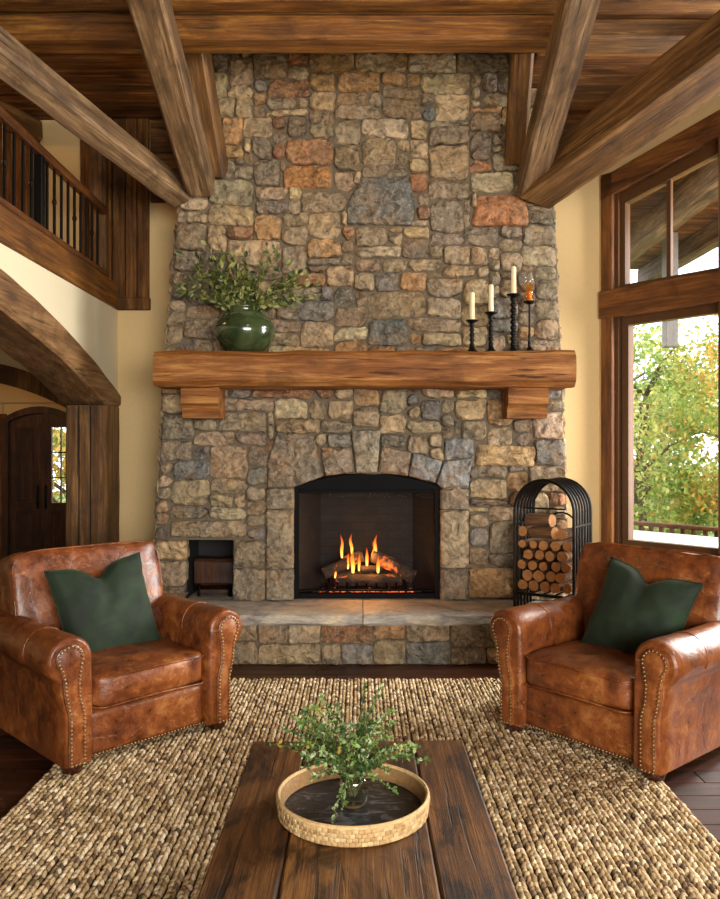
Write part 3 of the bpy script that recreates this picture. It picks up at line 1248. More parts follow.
for pl, hexc in big:
    make_stone(sw, pl, front, .05, C(hexc), jit=.005)
make_stone(sw, lintel, front, .05, C('#8f7f68'), jit=.004, rnd=1)
# return faces at both sides
for s in (0, 1):
    E = (Lz, Rz)[s]
    z = ZH
    while z < 4.7:
        h = random.choice([.1, .14, .18, .22])
        y0 = YC
        for (a, b) in ((0, .26), (.26, .53)) if random.random() < .5 else ((0, .3), (.3, .53)):
            pl = [(YC + a, z), (YC + b, z), (YC + b, min(z + h, 4.77)), (YC + a, min(z + h, 4.77))]
            mp = (lambda y, zz, d: (Lz(zz) - d, y, zz)) if s == 0 else (lambda y, zz, d: (Rz(zz) + d, y, zz))
            make_stone(sw, pl, mp, .02, jit=.004)
        z += h
sw.build('stonework', STONE, fp, 42)
for pl, hx_ in zip(jambs, jc):
    m = MB()
    make_stone(m, pl, front, .06, C(hx_), back=-.12, jit=.002, rnd=1, gap=.0012, sp=.014)
    m.build('jamb_stone', STONE, fp, 42)
for i, (pl, hx_) in enumerate(zip(vous, vc)):
    m = MB()
    make_stone(m, pl, front, .065 if i != 2 else .08, C(hx_), back=-.12, jit=.002, rnd=1, gap=.0012, sp=.014)
    m.build('keystone' if i == 2 else 'arch_stone', STONE, fp, 42)

# hearth
for (a, b) in ((-1.78, .018), (.024, 1.80)):
    m = MB()
    nx, nd = 40, 3
    vs, fs = [], []
    zs = [.298, .315, .345, .364, ZH]
    # front broken edge + top
    ins = [.012, .0, .004, .004, .014]
    for i in range(nx + 1):
        x = a + (b - a) * i / nx
        for (z, q) in zip(zs, ins):
            e = .016 * nz((x * 8, z * 30, 1)) + .01 * nz((x * 25, z * 60, 4))
            vs.append((x, 5.315 + q + e * (0 if z == ZH else 1), z))
        for yy in (5.5, 5.75, 6.38 if True else 0):
            vs.append((x, yy, ZH + .002 * nz((x * 5, yy * 5, 2))))
        vs.append((x, 6.38, .298))
    m_ = 9
    for i in range(nx):
        for j in range(m_):
            fs.append((i * m_ + j, (i + 1) * m_ + j, (i + 1) * m_ + (j + 1) % m_, i * m_ + (j + 1) % m_))
    fs += [tuple(range(m_)), tuple(range(nx * m_, nx * m_ + m_))]
    m.add(vs, fs)
    m.build('hearth_slab', SLAB, fp, 35)
m = MB()
m.box((-1.74, 5.45, 0), (1.76, 6.38, .297))
m.build('hearth_core', MORTAR, fp)
m = MB()
hb = lambda x, z, d: (x, 5.45 - d, z)
x = -1.74
while x < 1.7:
    w = random.uniform(.2, .48)
    w = min(w, 1.76 - x)
    if random.random() < .55:
        c = random.uniform(.12, .18)
        rows = ((.0, c), (c, .297))
    else:
        rows = ((.0, .297),)
    for r, (z0, z1) in enumerate(rows):
        if len(rows) == 2 and w > .3 and random.random() < .5:
            k = w * random.uniform(.35, .65)
            sp = ((x, x + k), (x + k, x + w))
        else:
            sp = ((x, x + w),)
        for (u, v) in sp:
            make_stone(m, [(u, z0), (v, z0), (v, z1), (u, z1)], hb, .03, jit=.006)
    x += w
m.build('hearth_stonework', STONE, fp, 42)

# niche lining
m = MB()
yb_ = 6.32
m.add([(NX0, YC - .02, ZH), (NX0, yb_, ZH), (NX0, yb_, NZT), (NX0, YC - .02, NZT),
       (NX1, YC - .02, ZH), (NX1, yb_, ZH), (NX1, yb_, NZT), (NX1, YC - .02, NZT)],
      [(0, 1, 2, 3), (4, 7, 6, 5), (1, 5, 6, 2), (3, 2, 6, 7)])
m.build('niche_lining', DARK_LINING, fp)

# firebox
m = MB()
BX0, BX1, BY = -.32, .43, 6.34
top = 1.33
m.add([(OX0 - .01, YC - .01, ZH), (BX0, BY, ZH), (BX0, BY, top), (OX0 - .01, YC - .01, top),
       (OX1 + .01, YC - .01, ZH), (BX1, BY, ZH), (BX1, BY, top), (OX1 + .01, YC - .01, top)],
      [(0, 1, 2, 3), (4, 7, 6, 5), (1, 5, 6, 2), (3, 2, 6, 7)])


def brick_mat():
    g = G('firebox brick')
    tc = g.n('ShaderNodeTexCoord').outputs['Object']
    sx = g.n('ShaderNodeSeparateXYZ', Vector=tc)
    u = g.math('ADD', sx.outputs[0], g.math('MULTIPLY', sx.outputs[1], .8))
    cv = g.n('ShaderNodeCombineXYZ', X=u, Y=sx.outputs[2])
    br = g.n('ShaderNodeTexBrick', Vector=cv.outputs[0], Scale=1.0, Color1=C('#221d19'), Color2=C('#181411'), Mortar=C('#100d0b'))
    br.inputs['Brick Width'].default_value = .2
    br.inputs['Row Height'].default_value = .065
    br.inputs['Mortar Size'].default_value = .004
    nn = g.noise(tc, 9, 5)
    c = g.mix(br.outputs[0], g.ramp(nn, [(.35, .25), (.7, .62)]), .6, 'OVERLAY')
    g.p(Base_Color=c, Roughness=.9, Normal=g.bump(br.outputs['Fac'], -.4, .01))
    return g.mat


m.build('firebox', brick_mat(), fp)
# black metal insert
m = MB()
n = 24
fi = .036
out = [(OX0 + .004 + (OX1 - OX0 - .008) * i / n, arc(OX0 + (OX1 - OX0) * i / n) - .002) for i in range(n + 1)]
inn = [(OX0 + fi + (OX1 - OX0 - 2 * fi) * i / n, arc(OX0 + fi + (OX1 - OX0 - 2 * fi) * i / n) - .032) for i in range(n + 1)]
m.prism([(OX0 + .004, ZH + .004)] + out + [(OX1 - .004, ZH + .004), (OX1 - fi, ZH + .004)] + inn[::-1] + [(OX0 + fi, ZH + .004)], 5.885, 5.94)
fr_ = m.build('insert_frame', BLACKM, fp)
m = MB()
m.box((OX0 + fi, 5.895, ZH + .004), (OX1 - fi, 5.935, ZH + .045), bev=.004)
m.box((OX0 + fi, 5.89, ZH + .058), (OX1 - fi, 5.93, ZH + .07), bev=.003)
m.build('bottom_rail', BLACKM, fr_)
m = MB()
zt = 1.185
m.prism([(OX0 + fi, zt)] + inn[1:-1] + [(OX1 - fi, zt)], 5.90, 5.912)
for i in range(34):
    x = OX0 + .12 + i * (OX1 - OX0 - .24) / 33
    m.box((x - .003, 5.893, zt + .012), (x + .003, 5.90, arc(x) - .05))
m.box((OX0 + fi, 5.888, zt - .012), (OX1 - fi, 5.925, zt + .008), bev=.003)
m.build('hood', BLACKM, fr_)
m = MB()
m.box((OX0 + fi, 5.915, ZH + .05), (OX1 - fi, 5.92, zt))
m.build('glass_front', FGLASS, fr_)

# burning logs on a grate
gr = empty('fire_grate', (XM, 6.1, ZH))
tag(gr, 'black iron grate holding the burning logs in the fireplace', 'grate')
m = MB()
for i in range(9):
    x = XM - .30 + i * .075
    m.tube([(x, 5.99, ZH + .11), (x, 6.0, ZH + .06), (x, 6.2, ZH + .06), (x, 6.22, ZH + .10)], .008)
for y in (6.02, 6.18):
    m.box((XM - .33, y - .008, ZH + .045), (XM + .33, y + .008, ZH + .06))
m.build('grate_bar', BLACKM, gr)
for sx in (-1, 1):
    for y in (6.02, 6.18):
        m = MB()
        m.box((XM + sx * .3 - .01, y - .01, ZH + .003), (XM + sx * .3 + .01, y + .01, ZH + .05))
        m.build('leg', BLACKM, gr)
m = MB()
for i in range(420):
    x = XM + random.uniform(-.36, .36)
    y = random.uniform(5.97, 6.25)
    r = random.uniform(.008, .02)
    z = ZH + r * .6
    m.lathe([(r * .2, -r * .6), (r, -.1 * r), (r * .7, r * .5), (.1 * r, r * .7)], 6, (x, y, z))
o = m.build('ember_bed', EMBER, None, True)
tag(o, 'bed of glowing embers and ash under the fire grate', 'embers', kind='stuff')


def rough_log(name, p0, p1, r, mats, lab, cat, grp=None, seg=10, n=14, jit=.12):
    p0, p1 = Vector(p0), Vector(p1)
    d = p1 - p0
    L = d.length
    x = d.normalized()
    y = x.orthogonal().normalized()
    z = x.cross(y)
    M = Matrix.Translation(p0) @ Matrix((x, y, z)).transposed().to_4x4()
    mb = MB()
    off = random.uniform(0, 60)
    vs, fs = [], []
    for i in range(seg + 1):
        for j in range(n):
            a = 2 * PI * j / n
            rr = r * (1 + jit * nz((math.cos(a) * 1.3, math.sin(a) * 1.3, i * .25), 1.2, off) + jit * .4 * nz((math.cos(a) * 4, math.sin(a) * 4, i), 1, off))
            vs.append((L * i / seg, rr * math.cos(a), rr * math.sin(a)))
    for i in range(seg):
        for j in range(n):
            fs.append((i * n + j, i * n + (j + 1) % n, (i + 1) * n + (j + 1) % n, (i + 1) * n + j))
    mb.add(vs, fs)
    for e in (0, seg):
        ring = vs[e * n:e * n + n]
        ctr = (L * e / seg, 0, 0)
        mb.add(ring + [ctr], [(j, (j + 1) % n, n) for j in range(n)], mi=1 if len(mats) > 1 else 0)
    o = mb.build(name, mats, None, 50, M=M)
    tag(o, lab, cat, grp)
    return o


zg = ZH + .068
LG = [((XM - .24, 6.05, zg + .05), (XM + .27, 6.06, zg + .05), .045, 'charred log lying along the front of the fire grate'),
      ((XM - .26, 6.16, zg + .05), (XM + .25, 6.18, zg + .055), .05, 'charred log lying along the back of the fire grate'),
      ((XM - .34, 6.03, zg + .10), (XM - .04, 6.15, zg + .22), .046, 'charred log leaning up towards the middle from the grey brick side'),
      ((XM + .36, 6.02, zg + .08), (XM + .05, 6.13, zg + .23), .05, 'charred log leaning up towards the middle from the dark brick side'),
      ((XM - .05, 6.07, zg + .125), (XM + .12, 6.10, zg + .13), .03, 'short charred log piece across the middle of the fire')]
for p0, p1, r, lab in LG:
    rough_log('burning_log', p0, p1, r, [CHAR], lab, 'log', 'burning logs in the fireplace', jit=.3)

fl = empty('fire', (XM, 6.08, zg + .08))
tag(fl, 'orange flames licking up between the burning logs', 'fire')
for (px, py0, py1, r, dy) in ((342, 552, 534, .016, .0), (352, 548, 533, .016, .03), (375, 550, 534, .018, .02), (353, 567, 548, .022, -.04),
                              (367, 560, 547, .017, -.03), (378, 567, 555, .018, -.05), (335, 572, 563, .012, -.06), (359, 565, 552, .015, .0),
                              (372, 556, 541, .013, .04), (348, 563, 552, .014, -.02)):
    Y = 6.09 + dy
    p0, p1 = at(px, py0 + 6, Y), at(px + random.uniform(-2, 2), py1, Y)
    m = MB()
    k = 10
    sw_ = random.uniform(-.012, .012)
    m.tube([p0.lerp(p1, i / k) + Vector((sw_ * math.sin(i * .8) * i / k, 0, 0)) for i in range(k + 1)],
           [r * .85 * max(.05, math.sin(PI * min(.999, (i / k) * .82 + .16)) ** .9) * (1 - .35 * i / k) if i < k else .0006 for i in range(k + 1)], 10)
    m.build('flame', FLAME, fl, 'all')

# timber block on feet in the niche
nb = empty('log_box', (NX0 + .17, 6.05, ZH))
tag(nb, 'cracked brown timber block on short legs inside the small stone niche', 'box')
beam('block', (NX0 + .04, 6.12, ZH + .185), (NX1 - .01, 6.10, ZH + .185),   .24, .2, W_DOOR, nb, jit=.012)
for x in (NX0 + .07, NX1 - .05):
    for y in (6.0, 6.15):
        m = MB()
        m.tube([(x, y, ZH + .001), (x, y, ZH + .095)], .013)
        m.build('leg', BLACKM, nb)
m = MB()
m.box((NX0 + .08, 5.98, ZH + .03), (NX1 - .06, 6.15, ZH + .055))
m.build('lower_shelf', W_DOOR, nb)

# ---------------------------------------------------------------- mantel
YM0 = 5.42
mt = empty('mantel', (0, 5.64, 2.07))
tag(mt, 'thick rough hewn oak mantel beam across the stone chimney', 'mantel')
beam('shelf', (-1.44, (YM0 + 5.86) / 2, 2.067), (1.503, (YM0 + 5.86) / 2, 2.067), 5.86 - YM0, .248, W_MANTEL, mt, jit=.014, cham=.04, seg=60)
for (a, b) in ((-1.275, -1.008), (1.055, 1.342)):
    m = MB()
    pf = [(5.86, 1.955), (5.55, 1.955), (5.545, 1.83), (5.58, 1.80), (5.60, 1.725), (5.86, 1.725)]
    m.prism(pf, a, b, lambda y, z, x: (x, y, z))
    m.build('corbel', W_MANTEL, mt)

# vase + branches
vz = 2.194
vx, vy = -.83, 5.615
m = MB()
prof = [(.115, 0), (.13, .004), (.178, .05), (.214, .11), (.223, .165), (.207, .215), (.158, .262), (.118, .285), (.112, .30), (.122, .318), (.126, .325), (.118, .328), (.104, .315), (.10, .29), (.12, .26), (.16, .21), (.16, .1), (.0, .03)]
m.lathe(prof, 48, (vx, vy, vz), caps=False)
m.add([(vx + .11 * math.cos(2 * PI * i / 24), vy + .11 * math.sin(2 * PI * i / 24), vz) for i in range(24)], [tuple(range(24))])
o = m.build('vase', CERAMIC, None, 'all')
tag(o, 'round green glazed pot holding leafy branches on the mantel', 'vase')

br = empty('leafy_branches', (vx, vy, vz + .3))
tag(br, 'spray of yellow green leafy branches in the green pot', 'branches')
ms, ml = MB(), MB()
LC = [C('#4f5a2a'), C('#747c3e'), C('#99a056'), C('#3c4722'), C('#b3b272'), C('#5c6832')]
for s in range(64):
    a = random.uniform(0, 2 * PI)
    tx = random.uniform(-.58, .64)
    if abs(tx) > .42:
        tx *= random.uniform(.7, 1)
    tz = random.uniform(.05, .42) if abs(tx) > .3 else random.uniform(.14, .5)
    if tx > .35:
        tz = min(tz, .24)
    ty = random.uniform(-.22, .13)
    p0 = Vector((vx + .06 * math.cos(a), vy + .06 * math.sin(a), vz + .22))
    p3 = Vector((vx + tx, vy + ty, vz + .30 + tz))
    p1 = p0 + Vector((tx * .15, ty * .1, .16))
    pts = []
    k = 9
    for i in range(k + 1):
        t = i / k
        q = p0 * (1 - t) ** 2 + p1 * 2 * t * (1 - t) + p3 * t * t
        q += rv() * .006
        q.y = min(q.y, 5.79)
        pts.append(q)
    ms.tube(pts, [.0035 * (1 - .6 * i / k) for i in range(k + 1)], 5)
    for i in range(3, k + 1):
        for r in range(random.choice([2, 3, 3])):
            t = random.random()
            b = pts[i - 1].lerp(pts[i], t)
            dd = (pts[i] - pts[i - 1]).normalized() * .7 + rv()
            L = random.uniform(.032, .066)
            if b.y + L > 5.81:
                dd.y = -abs(dd.y)
            add_leaf(ml, b, dd, rv(), L, L * .55, random.choice(LC))
ms.build('stem', STEM, br)
ml.build('foliage', LEAF, br)

# candlesticks and candles
def stick(px, hgt, rcup, rb, lab, beads, thin=.009, fancy=True):
    X = (px - 360) * 5.64 / F
    t = empty('candlestick', (X, 5.64, vz))
    tag(t, lab, 'candlestick', 'candlesticks on the mantel')
    m = MB()
    m.lathe([(rb, 0), (rb, .008), (rb * .85, .014), (rb * .5, .03), (thin * 1.6, .05)], 20, (0, 0, 0))
    m.build('base', IRON, t, 40, world=False)
    m = MB()
    prof = []
    z0, z1 = .045, hgt - .012
    k = beads * 6
    for i in range(k + 1):
        f = i / k
        r = thin * (1 + .75 * abs(math.sin(PI * beads * f)) * (1 if fancy else max(0, 1 - 2.2 * f)))
        prof.append((r, z0 + (z1 - z0) * f))
    m.lathe(prof, 14)
    m.build('stem', IRON, t, 'all', world=False)
    m = MB()
    m.lathe([(.008, hgt - .02), (rcup * .6, hgt - .014), (rcup, hgt - .002), (rcup, hgt + .003), (rcup * .9, hgt), (.0, hgt - .004)], 20, caps=False)
    m.build('drip_pan', IRON, t, 40, world=False)
    return X


for (px, hg, ch_, lab, clab, bd) in ((472, .238, .205, 'shortest black iron candlestick on the mantel', 'ivory candle on the shortest iron candlestick', 5),
                                     (491, .295, .205, 'second shortest black iron candlestick, between the shortest and the tallest', 'ivory candle between the lowest and the highest candle', 6),
                                     (513.5, .425, .205, 'tallest and thickest black iron candlestick on the mantel', 'ivory candle standing highest on the tallest candlestick', 9)):
    X = stick(px, hg, .046 if px < 500 else .05, .05 if px < 500 else .058, lab, bd, .011 if px < 500 else .0145)
    t = empty('candle', (X, 5.64, vz + hg))
    tag(t, clab, 'candle', 'candles on the mantel')
    m = MB()
    m.lathe([(.019, -.003), (.0185, ch_ - .012), (.016, ch_ - .004), (.009, ch_), (.004, ch_ + .001)], 18)
    m.build('wax', WAX, t, 40, world=False)
    m = MB()
    m.tube([(0, 0, ch_), (.001, 0, ch_ + .012), (.003, 0, ch_ + .02)], .002, 6)
    m.build('wick', WICK, t, world=False)
X = stick(529.5, .374, .044, .05, 'slender black candlestick carrying an amber glass at the mantel end', 6, .008, False)
t = empty('candle_glass', (X, 5.64, vz + .374))
tag(t, 'amber and clear glass candle holder on the slender candlestick', 'candle holder')
m = MB()
m.lathe([(.022, .0), (.026, .004), (.030, .13), (.027, .13), (.023, .008), (.0, .006)], 20, (0, 0, .001), caps=False)
m.build('glass_cup', AMBER, t, 'all', world=False)
m = MB()
m.lathe([(.03, .132), (.034, .15), (.034, .2), (.031, .2), (.031, .15)], 20, caps=False)
m.build('chimney_glass', glass_mat('clear candle glass', .015), t, 'all', world=False)
m = MB()
m.lathe([(.017, .008), (.017, .075), (.004, .08)], 16)
m.build('candle_stub', flat('orange wax', '#dd9450', .5), t, 40, world=False)

# ---------------------------------------------------------------- firewood rack
a_ = math.radians(35)
MR = Matrix.Translation((1.10, 5.54, ZH)) @ Matrix.Rotation(-a_, 4, 'Z')
rk = empty('firewood_rack', (0, 0, 0), M=MR)
tag(rk, 'black iron arched firewood rack on the hearth beside the window', 'firewood rack')
RW, RD, RH = .43, .34, .915
NH = 7
for i in range(NH):
    y = RD * i / (NH - 1)
    rr = RW / 2
    pts = [(0, y, .003), (0, y, .2), (0, y, .45)] + [(rr - rr * math.cos(PI * j / 18), y, RH - rr + rr * math.sin(PI * j / 18)) for j in range(19)] + [(RW, y, .45), (RW, y, .2), (RW, y, .003)]
    m = MB()
    m.tube(pts, .0125 if i in (0, NH - 1) else .0095, 8)
    m.build('hoop', IRON, rk, 60, world=False)
for x in (0, RW):
    for z in (.12, .60):
        m = MB()
        m.tube([(x, -.012, z), (x, RD + .012, z)], .008, 8)
        m.build('side_rail', IRON, rk, 60, world=False)
m = MB()
m.tube([(RW / 2, -.01, RH), (RW / 2, RD + .01, RH)], .008, 8)
m.build('ridge_rail', IRON, rk, 60, world=False)
for y in (0, RD):
    m = MB()
    m.box((0, y - .006, .105), (RW, y + .006, .125))
    m.build('bottom_rail', IRON, rk, world=False)
m = MB()
m.tube([(.04, RD, .13)] + [(RW / 2 - .12 * math.cos(PI * j / 12), RD, .55 + .12 * math.sin(PI * j / 12)) for j in range(13)] + [(RW - .04, RD, .13)], .007, 8)
m.build('back_brace', IRON, rk, 60, world=False)
m = MB()
m.tube([(.06, .0, .72), (RW - .06, 0, .72)], .006, 8)
m.build('front_bar', IRON, rk, 60, world=False)
for i in range(5):
    x = .05 + i * (RW - .1) / 4
    m = MB()
    m.tube([(x, 0, .125), (x, RD, .125)], .007, 8)
    m.build('base_bar', IRON, rk, 60, world=False)
ORD = ['first', 'second', 'third', 'fourth', 'fifth', 'sixth']
ROWN = ['bottom', 'second lowest', 'middle', 'second highest', 'top']
z = .134
for r in range(5):
    nlog = 5 if r % 2 == 0 else 4
    for i in range(nlog):
        rad = .0385 if nlog == 5 else .04
        rad *= random.uniform(.72, 1.03)
        x = (RW / 2) + (i - (nlog - 1) / 2) * .081
        zc = z + .04
        y0 = random.uniform(-.012, .03)
        p0 = MR @ Vector((x, y0, zc - ZH * 0))
        p1 = MR @ Vector((x + random.uniform(-.004, .004), .31 + random.uniform(-.02, .02), zc))
        rough_log('firewood_log', p0, p1, rad, [BARK, CUT], 'round cut firewood log, %s from left in the %s row of the rack' % (ORD[i], ROWN[r]), 'log', 'logs in the firewood rack', 6, 14, .16)
    z += .0725
for (p0, p1, r, lab) in (((.10, .08, .545), (.29, .02, .55), .043, 'thick firewood log lying slantwise on the pile, second from its top'),
                         ((.035, .05, .548), (.06, .32, .548), .036, 'firewood log lying at the pile edge under the topmost log'),
                         ((.05, .12, .628), (.25, .07, .632), .044, 'topmost firewood log lying crosswise on the pile in the rack'),
                         ((.33, .03, .543), (.36, .30, .543), .036, 'firewood log on the pile top at the rack side by the window')):
    rough_log('firewood_log', MR @ Vector(p0), MR @ Vector(p1), r, [BARK, CUT], lab, 'log', 'logs in the firewood rack', 8, 16, .12)
# ================================================================ ARMCHAIRS
def make_chair(loc, rz, label):
    t = empty('armchair', loc, rz)
    tag(t, label, 'armchair', 'leather armchairs facing the table')
    XB, RC, RZ, RR = .455, .43, .535, .108

    def arm_profile(s=1.0):
        p = [(.318, .047), (.318, .25), (.320, .40), (.322, .49)]
        for i in range(15):
            a = math.radians(185 - i * (245) / 14)
            p.append((RC + RR * s * math.cos(a), RZ + RR * s * math.sin(a)))
        p += [(.477, .425), (.474, .39), (.462, .32), (XB, .29), (XB, .2), (XB, .047)]
        return p

    def shrink(poly, k):
        cx = sum(p[0] for p in poly) / len(poly)
        cy = sum(p[1] for p in poly) / len(poly)
        q = []
        n = len(poly)
        for i in range(n):
            a, b, c = Vector(poly[i - 1]), Vector(poly[i]), Vector(poly[(i + 1) % n])
            e = (c - a)
            if e.length < 1e-6:
                q.append(tuple(b))
                continue
            nn = Vector((e.y, -e.x)).normalized()   # outward for clockwise order
            q.append((b.x - nn.x * k * -1, b.y - nn.y * k * -1) if False else (b.x + nn.x * k, b.y + nn.y * k))
        return q

    base = arm_profile()
    area = sum(base[i][0] * base[(i + 1) % len(base)][1] - base[(i + 1) % len(base)][0] * base[i][1] for i in range(len(base))) / 2
    sg = 1 if area < 0 else -1
    for sx in (1, -1):
        mb = MB()
        secs = [(-.436, .016, 1.0), (-.431, .006, 1.0), (-.420, 0, 1.0), (-.33, 0, 1.0), (-.2, .0, .985), (-.05, .0, .97), (.1, .0, .965), (.25, .0, .97), (.36, .0, .98), (.405, 0, .98), (.415, .02, .98)]
        vs, fs = [], []
        n = len(base)
        for (y, k, s) in secs:
            pr = shrink(arm_profile(s), sg * k)
            for (x, z) in pr:
                wv = .006 * nz((x * 5, y * 6, z * 5), 1, 3 if sx > 0 else 8) if abs(y) < .4 else 0
                zz = z + .02 * max(0, (y + .1)) * (1 if z > .4 else 0) + wv
                vs.append((sx * (x + wv), y, zz))
        for i in range(len(secs) - 1):
            for j in range(n):
                fs.append((i * n + j, i * n + (j + 1) % n, (i + 1) * n + (j + 1) % n, (i + 1) * n + j))
        fs += [tuple(range(n)), tuple(range((len(secs) - 1) * n, len(secs) * n))]
        mb.add(vs, fs)
        arm = mb.build('arm', LEATHER, t, 50, world=False)
        # seam piping across the roll
        m = MB()
        ys = -.17
        m.tube([(sx * x, ys, z) for x, z in [(RC + (RR * .985 + .001) * math.cos(math.radians(200 - i * 16)), RZ + (RR * .985 + .001) * math.sin(math.radians(200 - i * 16))) for i in range(15)]], .0035, 6)
        m.build('seam', LEATHER, arm, 'all', world=False)
        # front facing with nail heads
        lo = [(.362, .055), (.362, .285), (.385, .37), (.388, .43)]
        loop = []
        for i in range(15):
            a = math.radians(205 - i * 250 / 14)
            loop.append((.436 + .066 * math.cos(a), .543 + .066 * math.sin(a)))
        hi = [(.470, .44), (.466, .39), (.452, .315), (.443, .29), (.443, .055)]
        fpoly = lo + loop + hi
        m = MB()
        nf = len(fpoly)
        c1 = shrink(fpoly, sg * .008)
        vs = [(sx * x, -.432, z) for x, z in fpoly] + [(sx * x, -.447, z) for x, z in fpoly] + [(sx * x, -.452, z) for x, z in c1]
        fs = []
        for r in range(2):
            fs += [(r * nf + i, r * nf + (i + 1) % nf, (r + 1) * nf + (i + 1) % nf, (r + 1) * nf + i) for i in range(nf)]
        fs.append(tuple(range(2 * nf, 3 * nf)))
        m.add(vs, fs)
        fac = m.build('arm_facing', LEATHER, t, 50, world=False)
        m = MB()
        path = shrink(fpoly, sg * .009)
        acc = 0
        step = .0185
        for i in range(len(path)):
            a, b = Vector(path[i]), Vector(path[(i + 1) % len(path)])
            L = (b - a).length
            while acc < L:
                q = a + (b - a) * (acc / L)
                m.lathe([(.0072, 0), (.006, .004), (.003, .0062)], 8, (0, 0, 0))
                for vi in range(len(m.v) - 24, len(m.v)):
                    x, y, z = m.v[vi]
                    m.v[vi] = (sx * q.x + x, -.452 - z, q.y + y)
                acc += step
            acc -= L
        o = m.build('nailhead_trim', BRONZE, fac, 'all', world=False)
        tag(o, 'antique brass nailheads round the arm front', kind='stuff')
    # front rail and box
    mb = MB()
    rbox(mb, .68, .80, .228, (0, -.005, .160), 14, 10, wr=.004, off=2)
    fr = mb.build('front_rail', LEATHER, t, 50, world=False)
    m = MB()
    x = -.352
    while x < .353:
        m.lathe([(.0072, 0), (.006, .004), (.003, .0062)], 8, (0, 0, 0))
        for vi in range(len(m.v) - 24, len(m.v)):
            a, b, c = m.v[vi]
            m.v[vi] = (x + a, -.406 - c, .064 + b)
        x += .0185
    o = m.build('nailhead_trim', BRONZE, fr, 'all', world=False)
    tag(o, 'antique brass nailheads along the bottom of the front', kind='stuff')
    # seat cushion
    mb = MB()
    rbox(mb, .628, .70, .165, (0, -.085, .358), 9, 18, crown=.03, wr=.010, off=11, front_crown=.025)
    sc = mb.build('seat_cushion', LEATHER, t, 'all', world=False)
    for zz in (.425, .288):
        m = MB()
        pts = [(.306 * math.copysign(min(1, abs(math.sin(a)) * 1.25), math.sin(a)), -.085 - .347 * min(1, math.cos(a) * 1.45) - .02 * (1 - math.sin(a) ** 2), zz + .006 * math.cos(3 * a)) for a in [math.radians(-88 + 176 * i / 28) for i in range(29)]]
        m.tube(pts, .0045, 6)
        m.build('piping', LEATHER, sc, 'all', world=False)
    # back
    Mb = Matrix.Translation((0, .285, .66)) @ Matrix.Rotation(math.radians(-13), 4, 'X')
    mb = MB()
    rbox(mb, .86, .21, .57, (0, 0, 0), 12, 20, wr=.014, off=21, M=Mb, front_crown=.035)
    bc = mb.build('back_cushion', LEATHER, t, 'all', world=False)
    m = MB()
    pts = []
    for i in range(49):
        a = 2 * PI * i / 48
        ca, sa = math.cos(a), math.sin(a)
        r = (abs(ca) ** 8 + abs(sa) ** 8) ** (-1 / 8)
        pts.append(Mb @ Vector((.425 * ca * r, -.088, .285 * sa * r)))
    m.tube(pts[:-1], .0055, 6, closed=True)
    m.build('piping', LEATHER, bc, 'all', world=False)
    mb = MB()
    rbox(mb, .84, .12, .80, (0, .375, .47), 12, 10, wr=.006, off=31, M=Matrix.Translation((0, .375, .47)) @ Matrix.Rotation(math.radians(-5), 4, 'X') @ Matrix.Translation((0, -.375, -.47)))
    mb.build('back_frame', LEATHER, t, 50, world=False)
    for (x, y) in ((-.40, -.385), (.40, -.385), (-.40, .36), (.40, .36)):
        m = MB()
        m.lathe([(.034, 0), (.044, .012), (.046, .026), (.052, .036), (.05, .05)], 4 * 6, (x, y, 0))
        m.build('foot', FOOTW, t, 40, world=False)
    return t


ch1 = make_chair((-1.32, 4.145, .009), math.radians(45.5), 'brown leather club armchair in front of the niche, near the timber arch')
ch2 = copy_tree(ch1)
ch2.matrix_basis = Matrix.Translation((1.37, 4.07, .009)) @ Matrix.Rotation(math.radians(-50.5), 4, 'Z')
ch2['label'] = 'brown leather club armchair in front of the window and the firewood rack'


def pillow(M, s, label, seed, dent=.07):
    mb = MB()
    n = 26
    vs, fs = [], []
    for side in (1, -1):
        for i in range(n + 1):
            for j in range(n + 1):
                u, v = 2 * i / n - 1, 2 * j / n - 1
                x = u * s * (1 - .09 * (1 - v * v) * abs(u))
                z = v * s * (1 - .09 * (1 - u * u) * abs(v))
                if v > 0:
                    z -= dent * math.exp(-((u + .02) / .26) ** 2) * v ** 1.5
                th = .105 * max(0, (1 - u ** 2) * (1 - v ** 2)) ** .42
                if v > 0:
                    th *= 1 - .35 * math.exp(-(u / .16) ** 2) * v
                q = (u * 2.4, v * 2.4, side)
                th += .010 * nz(q, 1.6, seed) * (1 - max(abs(u), abs(v)) ** 4)
                vs.append((x + .006 * nz(q, 2, seed + 3), -side * th, z))
    N2 = (n + 1) ** 2
    for sd in (0, 1):
        for i in range(n):
            for j in range(n):
                a = sd * N2 + i * (n + 1) + j
                fs.append((a, a + 1, a + n + 2, a + n + 1))
    mb.add(vs, fs)
    t = empty('throw_pillow', (0, 0, 0), M=M)
    tag(t, label, 'pillow', 'green pillows on the armchairs')
    mb.build('cover', VELVET, t, 'all', world=False)
    m = MB()
    ring = []
    b = lambda i, j: vs[i * (n + 1) + j]
    for i in range(n):
        ring.append(b(i, 0))
    for j in range(n):
        ring.append(b(n, j))
    for i in range(n, 0, -1):
        ring.append(b(i, n))
    for j in range(n, 0, -1):
        ring.append(b(0, j))
    m.tube(ring, .0045, 6, closed=True)
    m.build('piping', VELVET, t, 'all', world=False)
    return t


pillow(ch1.matrix_basis @ Matrix.Translation((-.02, .02, .635)) @ Matrix.Rotation(math.radians(-5), 4, 'Y') @ Matrix.Rotation(math.radians(-20), 4, 'X'), .272,
       'dark green velvet pillow on the armchair near the timber arch', 3)
pillow(ch2.matrix_basis @ Matrix.Translation((.07, .03, .625)) @ Matrix.Rotation(math.radians(9), 4, 'Y') @ Matrix.Rotation(math.radians(-22), 4, 'X'), .262,
       'green velvet pillow tilted on the armchair by the window', 14, .06)

